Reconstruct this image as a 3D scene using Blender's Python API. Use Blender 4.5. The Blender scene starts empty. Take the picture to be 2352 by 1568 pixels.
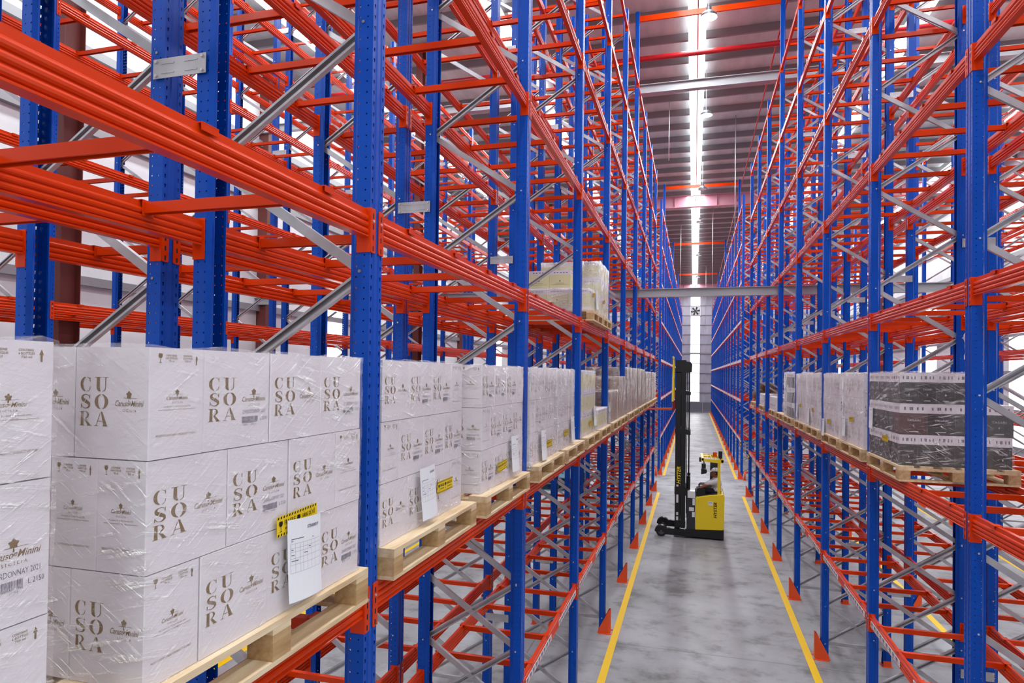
import bpy, math, random
from mathutils import Matrix, Vector
import numpy as np
random.seed(4)
S = bpy.context.scene
COL = S.collection
PI = math.pi
# ------------------------------------------------------------------ camera, world, exposure, large lights
CZ = 4.4
yaw, pitch, roll = .2761, .013, .0129
R0 = Vector((math.cos(yaw), math.sin(yaw), 0)); F0 = Vector((-math.sin(yaw), math.cos(yaw), 0)); U0 = Vector((0, 0, 1))
Fw = F0*math.cos(pitch)+U0*math.sin(pitch); Up = U0*math.cos(pitch)-F0*math.sin(pitch)
Rr = R0*math.cos(roll)+Up*math.sin(roll); Ur = Up*math.cos(roll)-R0*math.sin(roll)
cam = bpy.data.objects.new('camera', bpy.data.cameras.new('camera')); COL.objects.link(cam)
cam.matrix_world = Matrix(((Rr.x, Ur.x, -Fw.x, 0), (Rr.y, Ur.y, -Fw.y, 0), (Rr.z, Ur.z, -Fw.z, CZ), (0, 0, 0, 1)))
cam.data.sensor_width = 36; cam.data.lens = 1484.0/2352*36
cam.data.shift_x = 2.1/2352; cam.data.shift_y = 54.3/2352
cam.data.clip_end = 400; cam.data.clip_start = .02
S.camera = cam
W = bpy.data.worlds.new('world'); S.world = W; W.use_nodes = True
W.node_tree.nodes['Background'].inputs[0].default_value = (.90, .97, 1, 1)
W.node_tree.nodes['Background'].inputs[1].default_value = .68
S.view_settings.view_transform = 'Standard'; S.view_settings.look = 'None'
S.view_settings.exposure = -1.08; S.view_settings.gamma = 1; S.view_settings.use_curve_mapping = False
S.cycles.max_bounces = 5; S.cycles.diffuse_bounces = 3; S.cycles.glossy_bounces = 2; S.cycles.transparent_max_bounces = 10
S.cycles.transmission_bounces = 2; S.cycles.caustics_reflective = False; S.cycles.caustics_refractive = False
S.cycles.sample_clamp_indirect = 4; S.cycles.use_denoising = True; S.cycles.adaptive_threshold = .02
ROOF = 14.4; EAVE = 14.4; YEND = 81.5; WX = 13.6; YBEG = -9.0
SKY_X = [-11.0, -5.3, 0.0, 5.75, 11.3]
def area(name, loc, sx, sy, power, rot=(0, 0, 0), col=(1, 1, 1)):
    l = bpy.data.lights.new(name, 'AREA'); l.shape = 'RECTANGLE'; l.size = sx; l.size_y = sy; l.energy = power; l.color = col
    o = bpy.data.objects.new(name, l); COL.objects.link(o); o.location = loc; o.rotation_euler = rot; return o
for i, x in enumerate(SKY_X):       # daylight falling through the translucent roof strips
    area('skylight', (x, 18, ROOF-.26), .9, 50, 4500, col=(.91, .98, 1))
    area('skylight', (x, 62, ROOF-.26), .9, 36, 2600, col=(.91, .98, 1))
area('window_daylight', (.08, YEND-.5, 6.5), 1.0, 10, 320, rot=(-PI/2, 0, 0))
area('camera_side_fill', (-3, YBEG+.3, 5.5), 18, 9, 700, rot=(PI/2, 0, 0), col=(.96, .98, 1))  # added fill light from the unseen end behind the camera, no known door

# ------------------------------------------------------------------ materials
def mat(name, col, rough=.5, metal=0., spec=.5, emit=None, es=1.0, coat=0., bump=None):
    m = bpy.data.materials.new(name); m.use_nodes = True
    b = m.node_tree.nodes['Principled BSDF']
    c = tuple(((v/255+.055)/1.055)**2.4 if v > 10 else v/255/12.92 for v in col)+(1,)
    b.inputs['Base Color'].default_value = c; b.inputs['Roughness'].default_value = rough
    b.inputs['Metallic'].default_value = metal; b.inputs['Specular IOR Level'].default_value = spec
    b.inputs['Coat Weight'].default_value = coat; b.inputs['Coat Roughness'].default_value = .12
    if emit:
        b.inputs['Emission Color'].default_value = tuple(emit)+(1,); b.inputs['Emission Strength'].default_value = es
    m.diffuse_color = c
    return m
def lin(col): return tuple((v/255/12.92 if v <= 10 else ((v/255+.055)/1.055)**2.4) for v in col)+(1,)
class NT:
    def __init__(s, m): s.t = m.node_tree; s.n = s.t.nodes; s.l = s.t.links
    def add(s, ty, **kw):
        n = s.n.new(ty)
        for k, v in kw.items(): setattr(n, k, v)
        return n
    def link(s, a, b): s.l.new(a, b)
    def m(s, op, a, b=None, c=None):
        n = s.n.new('ShaderNodeMath'); n.operation = op
        for i, v in enumerate((a, b, c)):
            if v is None: continue
            if isinstance(v, (int, float)): n.inputs[i].default_value = v
            else: s.l.new(v, n.inputs[i])
        return n.outputs[0]
    def noise(s, vec, scale, detail=3, rough=.5, vs=None, rot=None):
        if rot:
            m0 = s.n.new('ShaderNodeMapping'); s.l.new(vec, m0.inputs[0]); m0.inputs['Rotation'].default_value = rot; vec = m0.outputs[0]
        if vs:
            mp = s.n.new('ShaderNodeMapping'); s.l.new(vec, mp.inputs[0])
            mp.inputs['Scale'].default_value = vs
            vec = mp.outputs[0]
        n = s.n.new('ShaderNodeTexNoise'); n.inputs['Scale'].default_value = scale; n.inputs['Detail'].default_value = detail
        n.inputs['Roughness'].default_value = rough; s.l.new(vec, n.inputs['Vector']); return n.outputs['Fac']
    def ramp(s, fac, stops):
        r = s.n.new('ShaderNodeValToRGB'); s.l.new(fac, r.inputs[0]); e = r.color_ramp.elements
        while len(e) < len(stops): e.new(.5)
        for el, (p, c) in zip(e, stops): el.position = p; el.color = c if len(c) == 4 else tuple(c)+(1,)
        return r.outputs[0]
    def bump(s, h, strength, dist=.01):
        b = s.n.new('ShaderNodeBump'); b.inputs['Strength'].default_value = strength; b.inputs['Distance'].default_value = dist
        s.l.new(h, b.inputs['Height']); return b.outputs[0]
ORANGE = (222, 62, 10); BLUE = (0, 72, 176)
M = {}
M['orange'] = mat('orange_paint', ORANGE, .2, spec=.22)
M['blue'] = mat('blue_paint', BLUE, .3, spec=.25)
M['guard_orange'] = mat('orange_guard_paint', (236, 82, 30), .4)
M['galv'] = mat('galvanised_steel', (186, 184, 188), .38, metal=.55)
M['bolt'] = mat('zinc_bolt', (210, 210, 215), .3, metal=.6)
M['label'] = mat('white_label', (226, 218, 222), .45)
M['ink'] = mat('grey_ink', (104, 96, 116), .6)
M['black'] = mat('black_paint', (14, 14, 16), .35)
M['rubber'] = mat('black_rubber', (22, 22, 24), .6)
M['gold'] = mat('gold_brown_ink', (122, 92, 44), .45)
M['carton'] = mat('white_carton', (230, 221, 227), .55)
M['cream'] = mat('cream_carton', (222, 214, 164), .6)
M['brown'] = mat('brown_carton', (146, 106, 74), .7)
M['blackc'] = mat('black_carton', (34, 28, 30), .35)
M['maroon'] = mat('maroon_carton', (74, 22, 24), .4)
M['paper'] = mat('white_paper', (240, 240, 245), .6)
M['yellow'] = mat('yellow_tape', (240, 205, 20), .45)
M['tyellow'] = mat('yellow_machine_paint', (255, 222, 0), .3, coat=.3)
M['lineyellow'] = mat('yellow_floor_paint', (255, 208, 0), .45)
M['wcol'] = mat('brown_red_steel', (104, 46, 42), .5)
M['wallw'] = mat('white_wall_sheet', (226, 228, 230), .5)
M['wallg'] = mat('grey_wall_sheet', (196, 194, 204), .5)
M['girt'] = mat('grey_girt', (150, 150, 154), .4, metal=.3)
M['tie'] = mat('grey_steel_beam', (176, 176, 180), .35, metal=.3)
M['raft'] = mat('pink_primer_rafter', (206, 150, 166), .5)
M['pipe'] = mat('red_pipe', (168, 18, 26), .3)
M['skyl'] = mat('translucent_skylight', (250, 250, 250), .5, emit=(1, 1, 1), es=9)
M['endglow'] = mat('translucent_wall_strip', (250, 250, 250), .5, emit=(1, 1, 1), es=3.5)
M['lamp'] = mat('lamp_glass', (250, 250, 250), .3, emit=(1, 1, 1), es=25)
M['lampoff'] = mat('lamp_housing', (90, 90, 96), .4, metal=.4)
M['skin'] = mat('skin', (150, 92, 66), .55)
M['hair'] = mat('black_hair', (20, 16, 14), .6)
M['shirt'] = mat('white_shirt', (222, 220, 228), .7)
M['trouser'] = mat('dark_trousers', (34, 38, 48), .8)
M['beacon'] = mat('orange_beacon', (240, 90, 20), .2)
M['red'] = mat('red_fork_paint', (150, 20, 28), .4)
M['fork'] = mat('orange_red_fork', (205, 84, 44), .35)
M['plastic'] = mat('light_blue_plastic', (120, 176, 204), .5)
M['dark'] = mat('dark_slot', (6, 14, 40), .7)
M['seat'] = mat('dark_grey_vinyl', (40, 46, 54), .35)
M['whiteplate'] = mat('white_plate', (240, 240, 240), .3)
M['olive'] = mat('brown_green_bundle', (96, 70, 38), .7)

def post_material():
    m = M['blue']; t = NT(m); b = t.n['Principled BSDF']; out = t.n['Material Output']
    tc = t.add('ShaderNodeTexCoord'); sx = t.add('ShaderNodeSeparateXYZ'); t.link(tc.outputs['Object'], sx.inputs[0])
    sn = t.add('ShaderNodeSeparateXYZ'); t.link(tc.outputs['Normal'], sn.inputs[0])
    x, y, z = sx.outputs; nx, ny = sn.outputs[0], sn.outputs[1]
    fz = t.m('MULTIPLY', t.m('SUBTRACT', t.m('FRACT', t.m('DIVIDE', z, .05)), .5), .05)
    ay = t.m('ABSOLUTE', t.m('SUBTRACT', t.m('ABSOLUTE', y), .043))
    wid = t.m('ADD', .0042, t.m('MULTIPLY', fz, .16))
    tear = t.m('MULTIPLY', t.m('LESS_THAN', ay, wid), t.m('LESS_THAN', t.m('ABSOLUTE', fz), .010))
    tear = t.m('MULTIPLY', tear, t.m('GREATER_THAN', t.m('ABSOLUTE', nx), .8))
    tear = t.m('MULTIPLY', tear, t.m('GREATER_THAN', x, -.02))
    def circ(c, r):
        d = t.m('ADD', t.m('POWER', t.m('ADD', x, c), 2), t.m('POWER', fz, 2)); return t.m('LESS_THAN', d, r*r)
    ho = t.m('MAXIMUM', circ(.027, .0040), circ(.068, .0048))
    ho = t.m('MULTIPLY', ho, t.m('GREATER_THAN', t.m('ABSOLUTE', ny), .8))
    fac = t.m('MAXIMUM', tear, ho)
    tr = t.add('ShaderNodeBsdfTransparent'); mx = t.add('ShaderNodeMixShader')
    t.link(fac, mx.inputs[0]); t.link(b.outputs[0], mx.inputs[1]); t.link(tr.outputs[0], mx.inputs[2]); t.link(mx.outputs[0], out.inputs[0])
    n = t.noise(tc.outputs['Object'], 6, 2, vs=(1, 1, .3))
    t.link(t.m('ADD', .22, t.m('MULTIPLY', n, .16)), b.inputs['Roughness'])
    t.link(t.bump(t.noise(tc.outputs['Object'], 9, 2, vs=(1, 1, .25)), .25, .004), b.inputs['Normal'])
post_material()
def tint(m, scale, amt, c1, c2, rough=None, vs=None, bump=0., bscale=60):
    t = NT(m); b = t.n['Principled BSDF']; tc = t.add('ShaderNodeTexCoord')
    n = t.noise(tc.outputs['Object'], scale, 4, vs=vs)
    t.link(t.ramp(n, [(.5-amt, lin(c1)), (.5+amt, lin(c2))]), b.inputs['Base Color'])
    if bump: t.link(t.bump(t.noise(tc.outputs['Object'], bscale, 3, vs=vs), bump, .003), b.inputs['Normal'])
    return t
tint(M['orange'], 3, .3, (210, 54, 6), (220, 62, 10), bump=.04, bscale=180)
tint(M['galv'], 5, .25, (160, 158, 163), (205, 203, 208))
tint(M['carton'], 5, .3, (226, 216, 223), (236, 228, 233), vs=(.4, .4, 4), bump=.1, bscale=30)
tint(M['wallw'], .6, .3, (216, 218, 222), (234, 236, 238))
def wood(name, c1, c2, c3):
    m = mat(name, c2, .65); t = NT(m); b = t.n['Principled BSDF']; tc = t.add('ShaderNodeTexCoord')
    n1 = t.noise(tc.outputs['Object'], 5, 5, .6, vs=(6, .8, 6)); n2 = t.noise(tc.outputs['Object'], 3, 2, vs=(1, 1, 1))
    f = t.m('ADD', t.m('MULTIPLY', n1, .65), t.m('MULTIPLY', n2, .35))
    t.link(t.ramp(f, [(.32, lin(c1)), (.5, lin(c2)), (.68, lin(c3))]), b.inputs['Base Color'])
    t.link(t.bump(n1, .15, .003), b.inputs['Normal']); return m
M['wood'] = wood('pallet_wood', (196, 160, 118), (222, 194, 156), (238, 218, 186))
M['block'] = wood('pallet_block_wood', (160, 122, 78), (190, 154, 108), (214, 184, 142))
def floor_mat():
    m = mat('power_floated_concrete', (160, 160, 164), .3); t = NT(m); b = t.n['Principled BSDF']; tc = t.add('ShaderNodeTexCoord')
    v = tc.outputs['Object']; sx = t.add('ShaderNodeSeparateXYZ'); t.link(v, sx.inputs[0])
    n1 = t.noise(v, .6, 5, .6); n2 = t.noise(v, 2.0, 7, .66, vs=(1, 1.15, 1)); n3 = t.noise(v, 40, 3)
    st = t.ramp(n2, [(.50, (0, 0, 0, 1)), (.68, (1, 1, 1, 1))])
    f = t.m('SUBTRACT', n1, t.m('MULTIPLY', st, .24)); f = t.m('ADD', f, t.m('MULTIPLY', t.m('SUBTRACT', n3, .5), .08))
    colr = t.ramp(f, [(.22, lin((112, 112, 112))), (.40, lin((146, 147, 149))), (.58, lin((168, 170, 174))), (.8, lin((184, 186, 190)))])
    def joint(c, per, off):
        a = t.m('ABSOLUTE', t.m('SUBTRACT', t.m('FRACT', t.m('DIVIDE', t.m('ADD', c, off), per)), .5)); return t.m('LESS_THAN', a, .012/per)
    j = t.m('MAXIMUM', joint(sx.outputs[1], 11.1, -21.85+5.55), joint(sx.outputs[0], 11.2, 5.6+2.5))
    mx = t.add('ShaderNodeMix', data_type='RGBA'); t.link(t.m('MULTIPLY', j, .45), mx.inputs[0]); t.link(colr, mx.inputs[6]); mx.inputs[7].default_value = lin((90, 90, 90))
    t.link(mx.outputs[2], b.inputs['Base Color'])
    t.link(t.m('ADD', .26, t.m('MULTIPLY', n2, .34)), b.inputs['Roughness'])
    t.link(t.bump(t.noise(v, 5, 4), .06, .01), b.inputs['Normal']); return m
M['floor'] = floor_mat()
def wavy_sheet(name, c1, c2, axis, freq, strength=.6, rough=.45, noise=0.):
    m = mat(name, c1, rough); t = NT(m); b = t.n['Principled BSDF']; tc = t.add('ShaderNodeTexCoord')
    sx = t.add('ShaderNodeSeparateXYZ'); t.link(tc.outputs['Object'], sx.inputs[0])
    w = t.m('SINE', t.m('MULTIPLY', sx.outputs[axis], freq*2*PI)); w2 = t.m('GREATER_THAN', w, .55)
    t.link(t.bump(w2, strength, .03), b.inputs['Normal'])
    n = t.noise(tc.outputs['Object'], .8, 4, vs=(3, 1, 1))
    t.link(t.ramp(n, [(.3, lin(c1)), (.7, lin(c2))]), b.inputs['Base Color']); return m
M['roof'] = wavy_sheet('roof_sheet', (176, 186, 190), (206, 212, 216), 0, 4.0, 1.0, .38)
M['endwall'] = wavy_sheet('end_wall_sheet', (170, 168, 184), (190, 188, 202), 0, 3.0, .8)
M['sidewall'] = wavy_sheet('side_wall_sheet', (214, 216, 220), (232, 234, 236), 1, 2.2, .5)
M['purlin'] = mat('dark_purlin', (136, 136, 140), .45, metal=.2)
M['rag'] = mat('crumpled_white_film', (225, 222, 230), .3)
def wrap_mat(name, base, streak, whit=.25, vert=False):
    m = bpy.data.materials.new(name); m.use_nodes = True; t = NT(m)
    for n in list(t.n):
        if n.type == 'BSDF_PRINCIPLED': t.n.remove(n)
    out = t.n['Material Output']; tc = t.add('ShaderNodeTexCoord'); v = tc.outputs['Object']
    a = t.noise(v, 5, 5, .7, vs=(1, 1, 9), rot=(.22, .22, 0)); b2 = t.noise(v, 7, 4, .6, vs=(1, 1, 14), rot=(-.6, -.5, 0)); c = t.noise(v, 3.3, 3, .5)
    s1 = t.ramp(a, [(.54, (0, 0, 0, 1)), (.66, (1, 1, 1, 1))]); s2 = t.ramp(b2, [(.58, (0, 0, 0, 1)), (.68, (1, 1, 1, 1))])
    if vert:
        d = t.noise(v, 5, 4, .65, vs=(4.5, 4.5, .7)); s2 = t.m('MAXIMUM', s2, t.ramp(d, [(.50, (0, 0, 0, 1)), (.60, (1, 1, 1, 1))]))
    st = t.m('MAXIMUM', s1, s2); st = t.m('MULTIPLY', st, t.ramp(c, [(.38, (.15, .15, .15, 1)), (.62, (1, 1, 1, 1))]))
    fac = t.m('ADD', base, t.m('MULTIPLY', st, streak))
    gl = t.add('ShaderNodeBsdfGlossy'); gl.inputs['Roughness'].default_value = .10; gl.inputs['Color'].default_value = (1, 1, 1, 1)
    df = t.add('ShaderNodeBsdfDiffuse'); df.inputs['Color'].default_value = (.86, .84, .88, 1)  # diffuse white paints the bright highlights along the film streaks
    t.link(t.bump(t.m('ADD', t.m('ADD', a, b2), c), 1.0, .02), gl.inputs['Normal'])
    mg = t.add('ShaderNodeMixShader'); mg.inputs[0].default_value = whit; t.link(gl.outputs[0], mg.inputs[1]); t.link(df.outputs[0], mg.inputs[2])
    tr = t.add('ShaderNodeBsdfTransparent'); mx = t.add('ShaderNodeMixShader')
    t.link(fac, mx.inputs[0]); t.link(tr.outputs[0], mx.inputs[1]); t.link(mg.outputs[0], mx.inputs[2]); t.link(mx.outputs[0], out.inputs[0])
    return m
M['wrap'] = wrap_mat('clear_stretch_film', .09, .70)
M['wrapw'] = wrap_mat('cloudy_stretch_film', .20, .78, .45)
M['wraps'] = wrap_mat('silvery_stretch_film', .22, .75, .5, True)
def stripe_mat():
    m = mat('yellow_black_stripes', (240, 190, 20), .5); t = NT(m); b = t.n['Principled BSDF']; tc = t.add('ShaderNodeTexCoord')
    sx = t.add('ShaderNodeSeparateXYZ'); t.link(tc.outputs['Object'], sx.inputs[0])
    f = t.m('FRACT', t.m('MULTIPLY', t.m('ADD', sx.outputs[2], t.m('ABSOLUTE', t.m('ADD', sx.outputs[0], sx.outputs[1]))), 7.0))
    t.link(t.ramp(t.m('GREATER_THAN', f, .5), [(0, lin((245, 190, 20))), (1, lin((15, 15, 15)))]), b.inputs['Base Color']); return m
M['stripes'] = stripe_mat()

# ------------------------------------------------------------------ mesh helpers
class MB:
    def __init__(s): s.v = []; s.f = []; s.m = []
    def face(s, pts, mi=0):
        i = len(s.v); s.v += [tuple(p) for p in pts]; s.f.append(tuple(range(i, i+len(pts)))); s.m.append(mi)
    def box(s, x0, x1, y0, y1, z0, z1, mi=0):
        i = len(s.v)
        s.v += [(x0, y0, z0), (x1, y0, z0), (x1, y1, z0), (x0, y1, z0), (x0, y0, z1), (x1, y0, z1), (x1, y1, z1), (x0, y1, z1)]
        for q in ((0, 3, 2, 1), (4, 5, 6, 7), (0, 1, 5, 4), (1, 2, 6, 5), (2, 3, 7, 6), (3, 0, 4, 7)): s.f.append(tuple(i+k for k in q)); s.m.append(mi)
        return s
    def prism(s, poly, a, b, axis='z', mi=0):
        n = len(poly); i = len(s.v)
        mp = {'z': lambda p, t: (p[0], p[1], t), 'y': lambda p, t: (p[0], t, p[1]), 'x': lambda p, t: (t, p[0], p[1])}[axis]
        s.v += [mp(p, a) for p in poly]+[mp(p, b) for p in poly]
        s.f.append(tuple(range(i+n-1, i-1, -1))); s.m.append(mi); s.f.append(tuple(range(i+n, i+2*n))); s.m.append(mi)
        for k in range(n): s.f.append((i+k, i+(k+1) % n, i+n+(k+1) % n, i+n+k)); s.m.append(mi)
        return s
    def bar(s, p, q, w, h, mi=0, up=(0, 0, 1), taper=1.):
        p = Vector(p); q = Vector(q); d = (q-p).normalized(); u = Vector(up)
        if abs(d.dot(u)) > .99: u = Vector((0, 1, 0))
        a = d.cross(u).normalized(); b = a.cross(d).normalized(); i = len(s.v)
        for c, k in ((p, 1.), (q, taper)):
            for x, y in ((-1, -1), (1, -1), (1, 1), (-1, 1)): s.v.append(tuple(c+a*(x*w/2*k)+b*(y*h/2*k)))
        for f in ((0, 1, 2, 3), (7, 6, 5, 4), (0, 4, 5, 1), (1, 5, 6, 2), (2, 6, 7, 3), (3, 7, 4, 0)): s.f.append(tuple(i+k for k in f)); s.m.append(mi)
        return s
    def chan(s, p, q, w, h, t=.004, mi=0, side=(0, 1, 0)):
        """C-channel: web of width w in the plane perpendicular to side, flanges h deep along side"""
        p = Vector(p); q = Vector(q); d = (q-p).normalized(); n = Vector(side); a = d.cross(n).normalized()
        prof = [(-w/2, 0), (w/2, 0), (w/2, h), (w/2-.012, h), (w/2-.012, h-t), (w/2-t, h-t), (w/2-t, t), (-w/2+t, t), (-w/2+t, h-t), (-w/2+.012, h-t), (-w/2+.012, h), (-w/2, h)]
        i = len(s.v); k = len(prof)
        for c in (p, q):
            for x, y in prof: s.v.append(tuple(c+a*x+n*y))
        for j in range(k): s.f.append((i+j, i+(j+1) % k, i+k+(j+1) % k, i+k+j)); s.m.append(mi)
        return s
    def tube(s, pts, r, n=10, mi=0, caps=True):
        pts = [Vector(p) for p in pts]; rr = r if isinstance(r, (list, tuple)) else [r]*len(pts); i0 = len(s.v); ref = None
        for j, p in enumerate(pts):
            d = (pts[min(j+1, len(pts)-1)]-pts[max(j-1, 0)]).normalized()
            if ref is None: ref = Vector((0, 0, 1)) if abs(d.z) < .9 else Vector((1, 0, 0))
            a = d.cross(ref).normalized(); b = d.cross(a).normalized(); ref = -a.cross(d).normalized() if abs(d.dot(ref)) > .95 else ref
            for k in range(n):
                t = 2*PI*k/n; s.v.append(tuple(p+a*(math.cos(t)*rr[j])+b*(math.sin(t)*rr[j])))
        for j in range(len(pts)-1):
            for k in range(n):
                s.f.append((i0+j*n+k, i0+j*n+(k+1) % n, i0+(j+1)*n+(k+1) % n, i0+(j+1)*n+k)); s.m.append(mi)
        if caps:
            s.f.append(tuple(i0+k for k in range(n))[::-1]); s.m.append(mi)
            s.f.append(tuple(i0+(len(pts)-1)*n+k for k in range(n))); s.m.append(mi)
        return s
    def ell(s, c, r, mi=0, nu=14, nv=9):
        i = len(s.v)
        for j in range(nv+1):
            th = PI*j/nv
            for k in range(nu): s.v.append((c[0]+r[0]*math.sin(th)*math.cos(2*PI*k/nu), c[1]+r[1]*math.sin(th)*math.sin(2*PI*k/nu), c[2]+r[2]*math.cos(th)))
        for j in range(nv):
            for k in range(nu): s.f.append((i+j*nu+k, i+(j+1)*nu+k, i+(j+1)*nu+(k+1) % nu, i+j*nu+(k+1) % nu)); s.m.append(mi)
        return s
    def geo(s, g, fn, mi=0):
        i = len(s.v); s.v += [fn(p) for p in g[0]]
        for f in g[1]: s.f.append(tuple(i+k for k in f)); s.m.append(mi)
        return s
    def mesh(s, name, mats, smooth=False):
        me = bpy.data.meshes.new(name); me.from_pydata(s.v, [], s.f)
        for m in mats: me.materials.append(m)
        if len(mats) > 1: me.polygons.foreach_set('material_index', s.m)
        if smooth: me.polygons.foreach_set('use_smooth', [True]*len(s.f))
        me.update(); return me
def inst(name, me, parent=None, loc=(0, 0, 0), rot=(0, 0, 0), scale=(1, 1, 1)):
    o = bpy.data.objects.new(name, me); COL.objects.link(o)
    if parent is not None: o.parent = parent
    o.location = loc; o.rotation_euler = rot; o.scale = scale; return o
def obj(name, mb, mats, parent=None, loc=(0, 0, 0), rot=(0, 0, 0), smooth=False):
    if not isinstance(mats, (list, tuple)): mats = [mats]
    return inst(name, mb.mesh(name, mats, smooth), parent, loc, rot)
def tag(o, label, cat, group=None, kind=None):
    o['label'] = label; o['category'] = cat
    if group: o['group'] = group
    if kind: o['kind'] = kind
    return o
def thing(name, label, cat, loc=(0, 0, 0), group=None, kind=None):
    o = bpy.data.objects.new(name, None); COL.objects.link(o); o.location = loc; return tag(o, label, cat, group, kind)
def struct(name, mb, mats, loc=(0, 0, 0), smooth=False):
    o = obj(name, mb, mats, None, loc, smooth=smooth); o['kind'] = 'structure'; return o
def merged(name, items, mats, parent):
    """many far copies of one part as one mesh: items = [(mesh, loc, rotz)]"""
    V = []; F = []; MI = []; off = 0; cache = {}
    for me, loc, rz in items:
        if me.name not in cache:
            co = np.empty(len(me.vertices)*3); me.vertices.foreach_get('co', co)
            cache[me.name] = (co.reshape(-1, 3), [tuple(p.vertices) for p in me.polygons], [p.material_index for p in me.polygons])
        co, fs, mi = cache[me.name]; c, s_ = math.cos(rz), math.sin(rz)
        x = co[:, 0]*c-co[:, 1]*s_+loc[0]; y = co[:, 0]*s_+co[:, 1]*c+loc[1]; z = co[:, 2]+loc[2]
        V.append(np.stack([x, y, z], 1)); F += [tuple(off+i for i in f) for f in fs]; MI += mi; off += len(co)
    me = bpy.data.meshes.new(name); me.from_pydata(np.concatenate(V).tolist(), [], F)
    for m in mats: me.materials.append(m)
    me.polygons.foreach_set('material_index', MI); me.update()
    o = inst(name, me, parent); o['kind'] = 'stuff'; return o

_tc = {}
def text(s, h=1., shear=0., bold=0., align='LEFT'):
    k = (s, h, shear, bold, align)
    if k in _tc: return _tc[k]
    cu = bpy.data.curves.new('t', 'FONT'); cu.body = s; cu.size = h*1.38; cu.shear = shear; cu.offset = bold; cu.align_x = align; cu.resolution_u = 2
    o = bpy.data.objects.new('t', cu); COL.objects.link(o); bpy.context.view_layer.update()
    me = o.evaluated_get(bpy.context.evaluated_depsgraph_get()).to_mesh()
    g = ([(v.co.x, v.co.y) for v in me.vertices], [tuple(p.vertices) for p in me.polygons])
    bpy.data.objects.remove(o); bpy.data.curves.remove(cu); _tc[k] = g; return g
def textw(s, x0, x1, y, h, shear=0., bold=0.):
    """text fitted into the width x0..x1 with baseline y and cap height h"""
    v, f = text(s, 1., shear, bold); a = min(p[0] for p in v); b = max(p[0] for p in v); k = (x1-x0)/(b-a)
    return ([(x0+(p[0]-a)*k, y+p[1]*h) for p in v], f)

# ------------------------------------------------------------------ stencil serif letters C U S O R A in a unit box
def glyphs():
    G = {}
    def arc(cx, cy, rx, ry, tx, ty, a0, a1, n=14):
        o = []; i = []
        for k in range(n+1):
            a = math.radians(a0+(a1-a0)*k/n); o.append((cx+rx*math.cos(a), cy+ry*math.sin(a))); i.append((cx+(rx-tx)*math.cos(a), cy+(ry-ty)*math.sin(a)))
        return [[o[k], o[k+1], i[k+1], i[k]] for k in range(n)]
    def q(*p): return [list(p)]
    G['O'] = arc(.5, .5, .5, .52, .25, .045, 100, 262)+arc(.5, .5, .5, .52, .25, .045, -80, 82)
    G['C'] = arc(.52, .5, .5, .52, .25, .045, 102, 260)+arc(.52, .5, .44, .52, .05, .04, 42, 82)+arc(.52, .5, .44, .52, .05, .04, -82, -42)+q((.80, .70), (.86, .66), (.86, 1.0), (.80, .92))+q((.82, .0+.12), (.88, .34), (.84, .36), (.78, .16))
    G['U'] = q((.12, .30), (.36, .30), (.36, .96), (.14, .96))+q((.0, .96), (.46, .96), (.46, 1.0), (.0, 1.0))+q((.76, .30), (.82, .30), (.82, .96), (.76, .96))+q((.62, .96), (.98, .96), (.98, 1.0), (.62, 1.0))+arc(.48, .30, .36, .32, .24, .06, 182, 256)+arc(.48, .30, .34, .32, .06, .05, 284, 358)
    def stroke(pts, ws):
        L = []; R = []
        for k, (x, y) in enumerate(pts):
            x0, y0 = pts[max(k-1, 0)]; x1, y1 = pts[min(k+1, len(pts)-1)]; d = math.hypot(x1-x0, y1-y0) or 1; nx, ny = -(y1-y0)/d, (x1-x0)/d
            L.append((x+nx*ws[k]/2, y+ny*ws[k]/2)); R.append((x-nx*ws[k]/2, y-ny*ws[k]/2))
        return [[L[k], L[k+1], R[k+1], R[k]] for k in range(len(pts)-1)]
    G['S'] = stroke([(.80, .78), (.72, .92), (.54, .985), (.36, .95), (.24, .86), (.20, .75), (.27, .63), (.42, .55)], [.03, .04, .05, .07, .15, .20, .25, .26])+stroke([(.46, .53), (.62, .44), (.78, .34), (.80, .20), (.68, .06), (.48, .015), (.28, .07), (.16, .24)], [.26, .24, .21, .17, .10, .05, .04, .03])+q((.80, .68), (.86, .68), (.86, 1.0), (.80, .92))+q((.10, .0), (.16, .08), (.17, .34), (.11, .34))
    G['R'] = q((.10, .04), (.34, .04), (.34, .96), (.12, .96))+q((.0, .96), (.42, .96), (.42, 1.0), (.0, 1.0))+q((.0, 0), (.42, 0), (.42, .04), (.0, .04))+arc(.46, .75, .34, .25, .17, .04, -80, 90, 10)+q((.40, .46), (.56, .50), (.93, .04), (.68, .04))+q((.62, 0), (1.02, 0), (1.02, .04), (.62, .04))
    G['A'] = q((.12, .04), (.17, .04), (.44, .86), (.42, .93))+q((.46, 1.0), (.58, 1.0), (.94, .04), (.67, .04))+q((.20, .32), (.56, .32), (.56, .37), (.22, .37))+q((.0, 0), (.30, 0), (.30, .04), (.0, .04))+q((.60, 0), (1.02, 0), (1.02, .04), (.60, .04))
    return G
GL = glyphs()
def glyph(mb, ch, x, y, w, h, fn, mi):
    for poly in GL[ch]:
        mb.face([fn((x+p[0]*w, y+p[1]*h)) for p in poly], mi)
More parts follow.
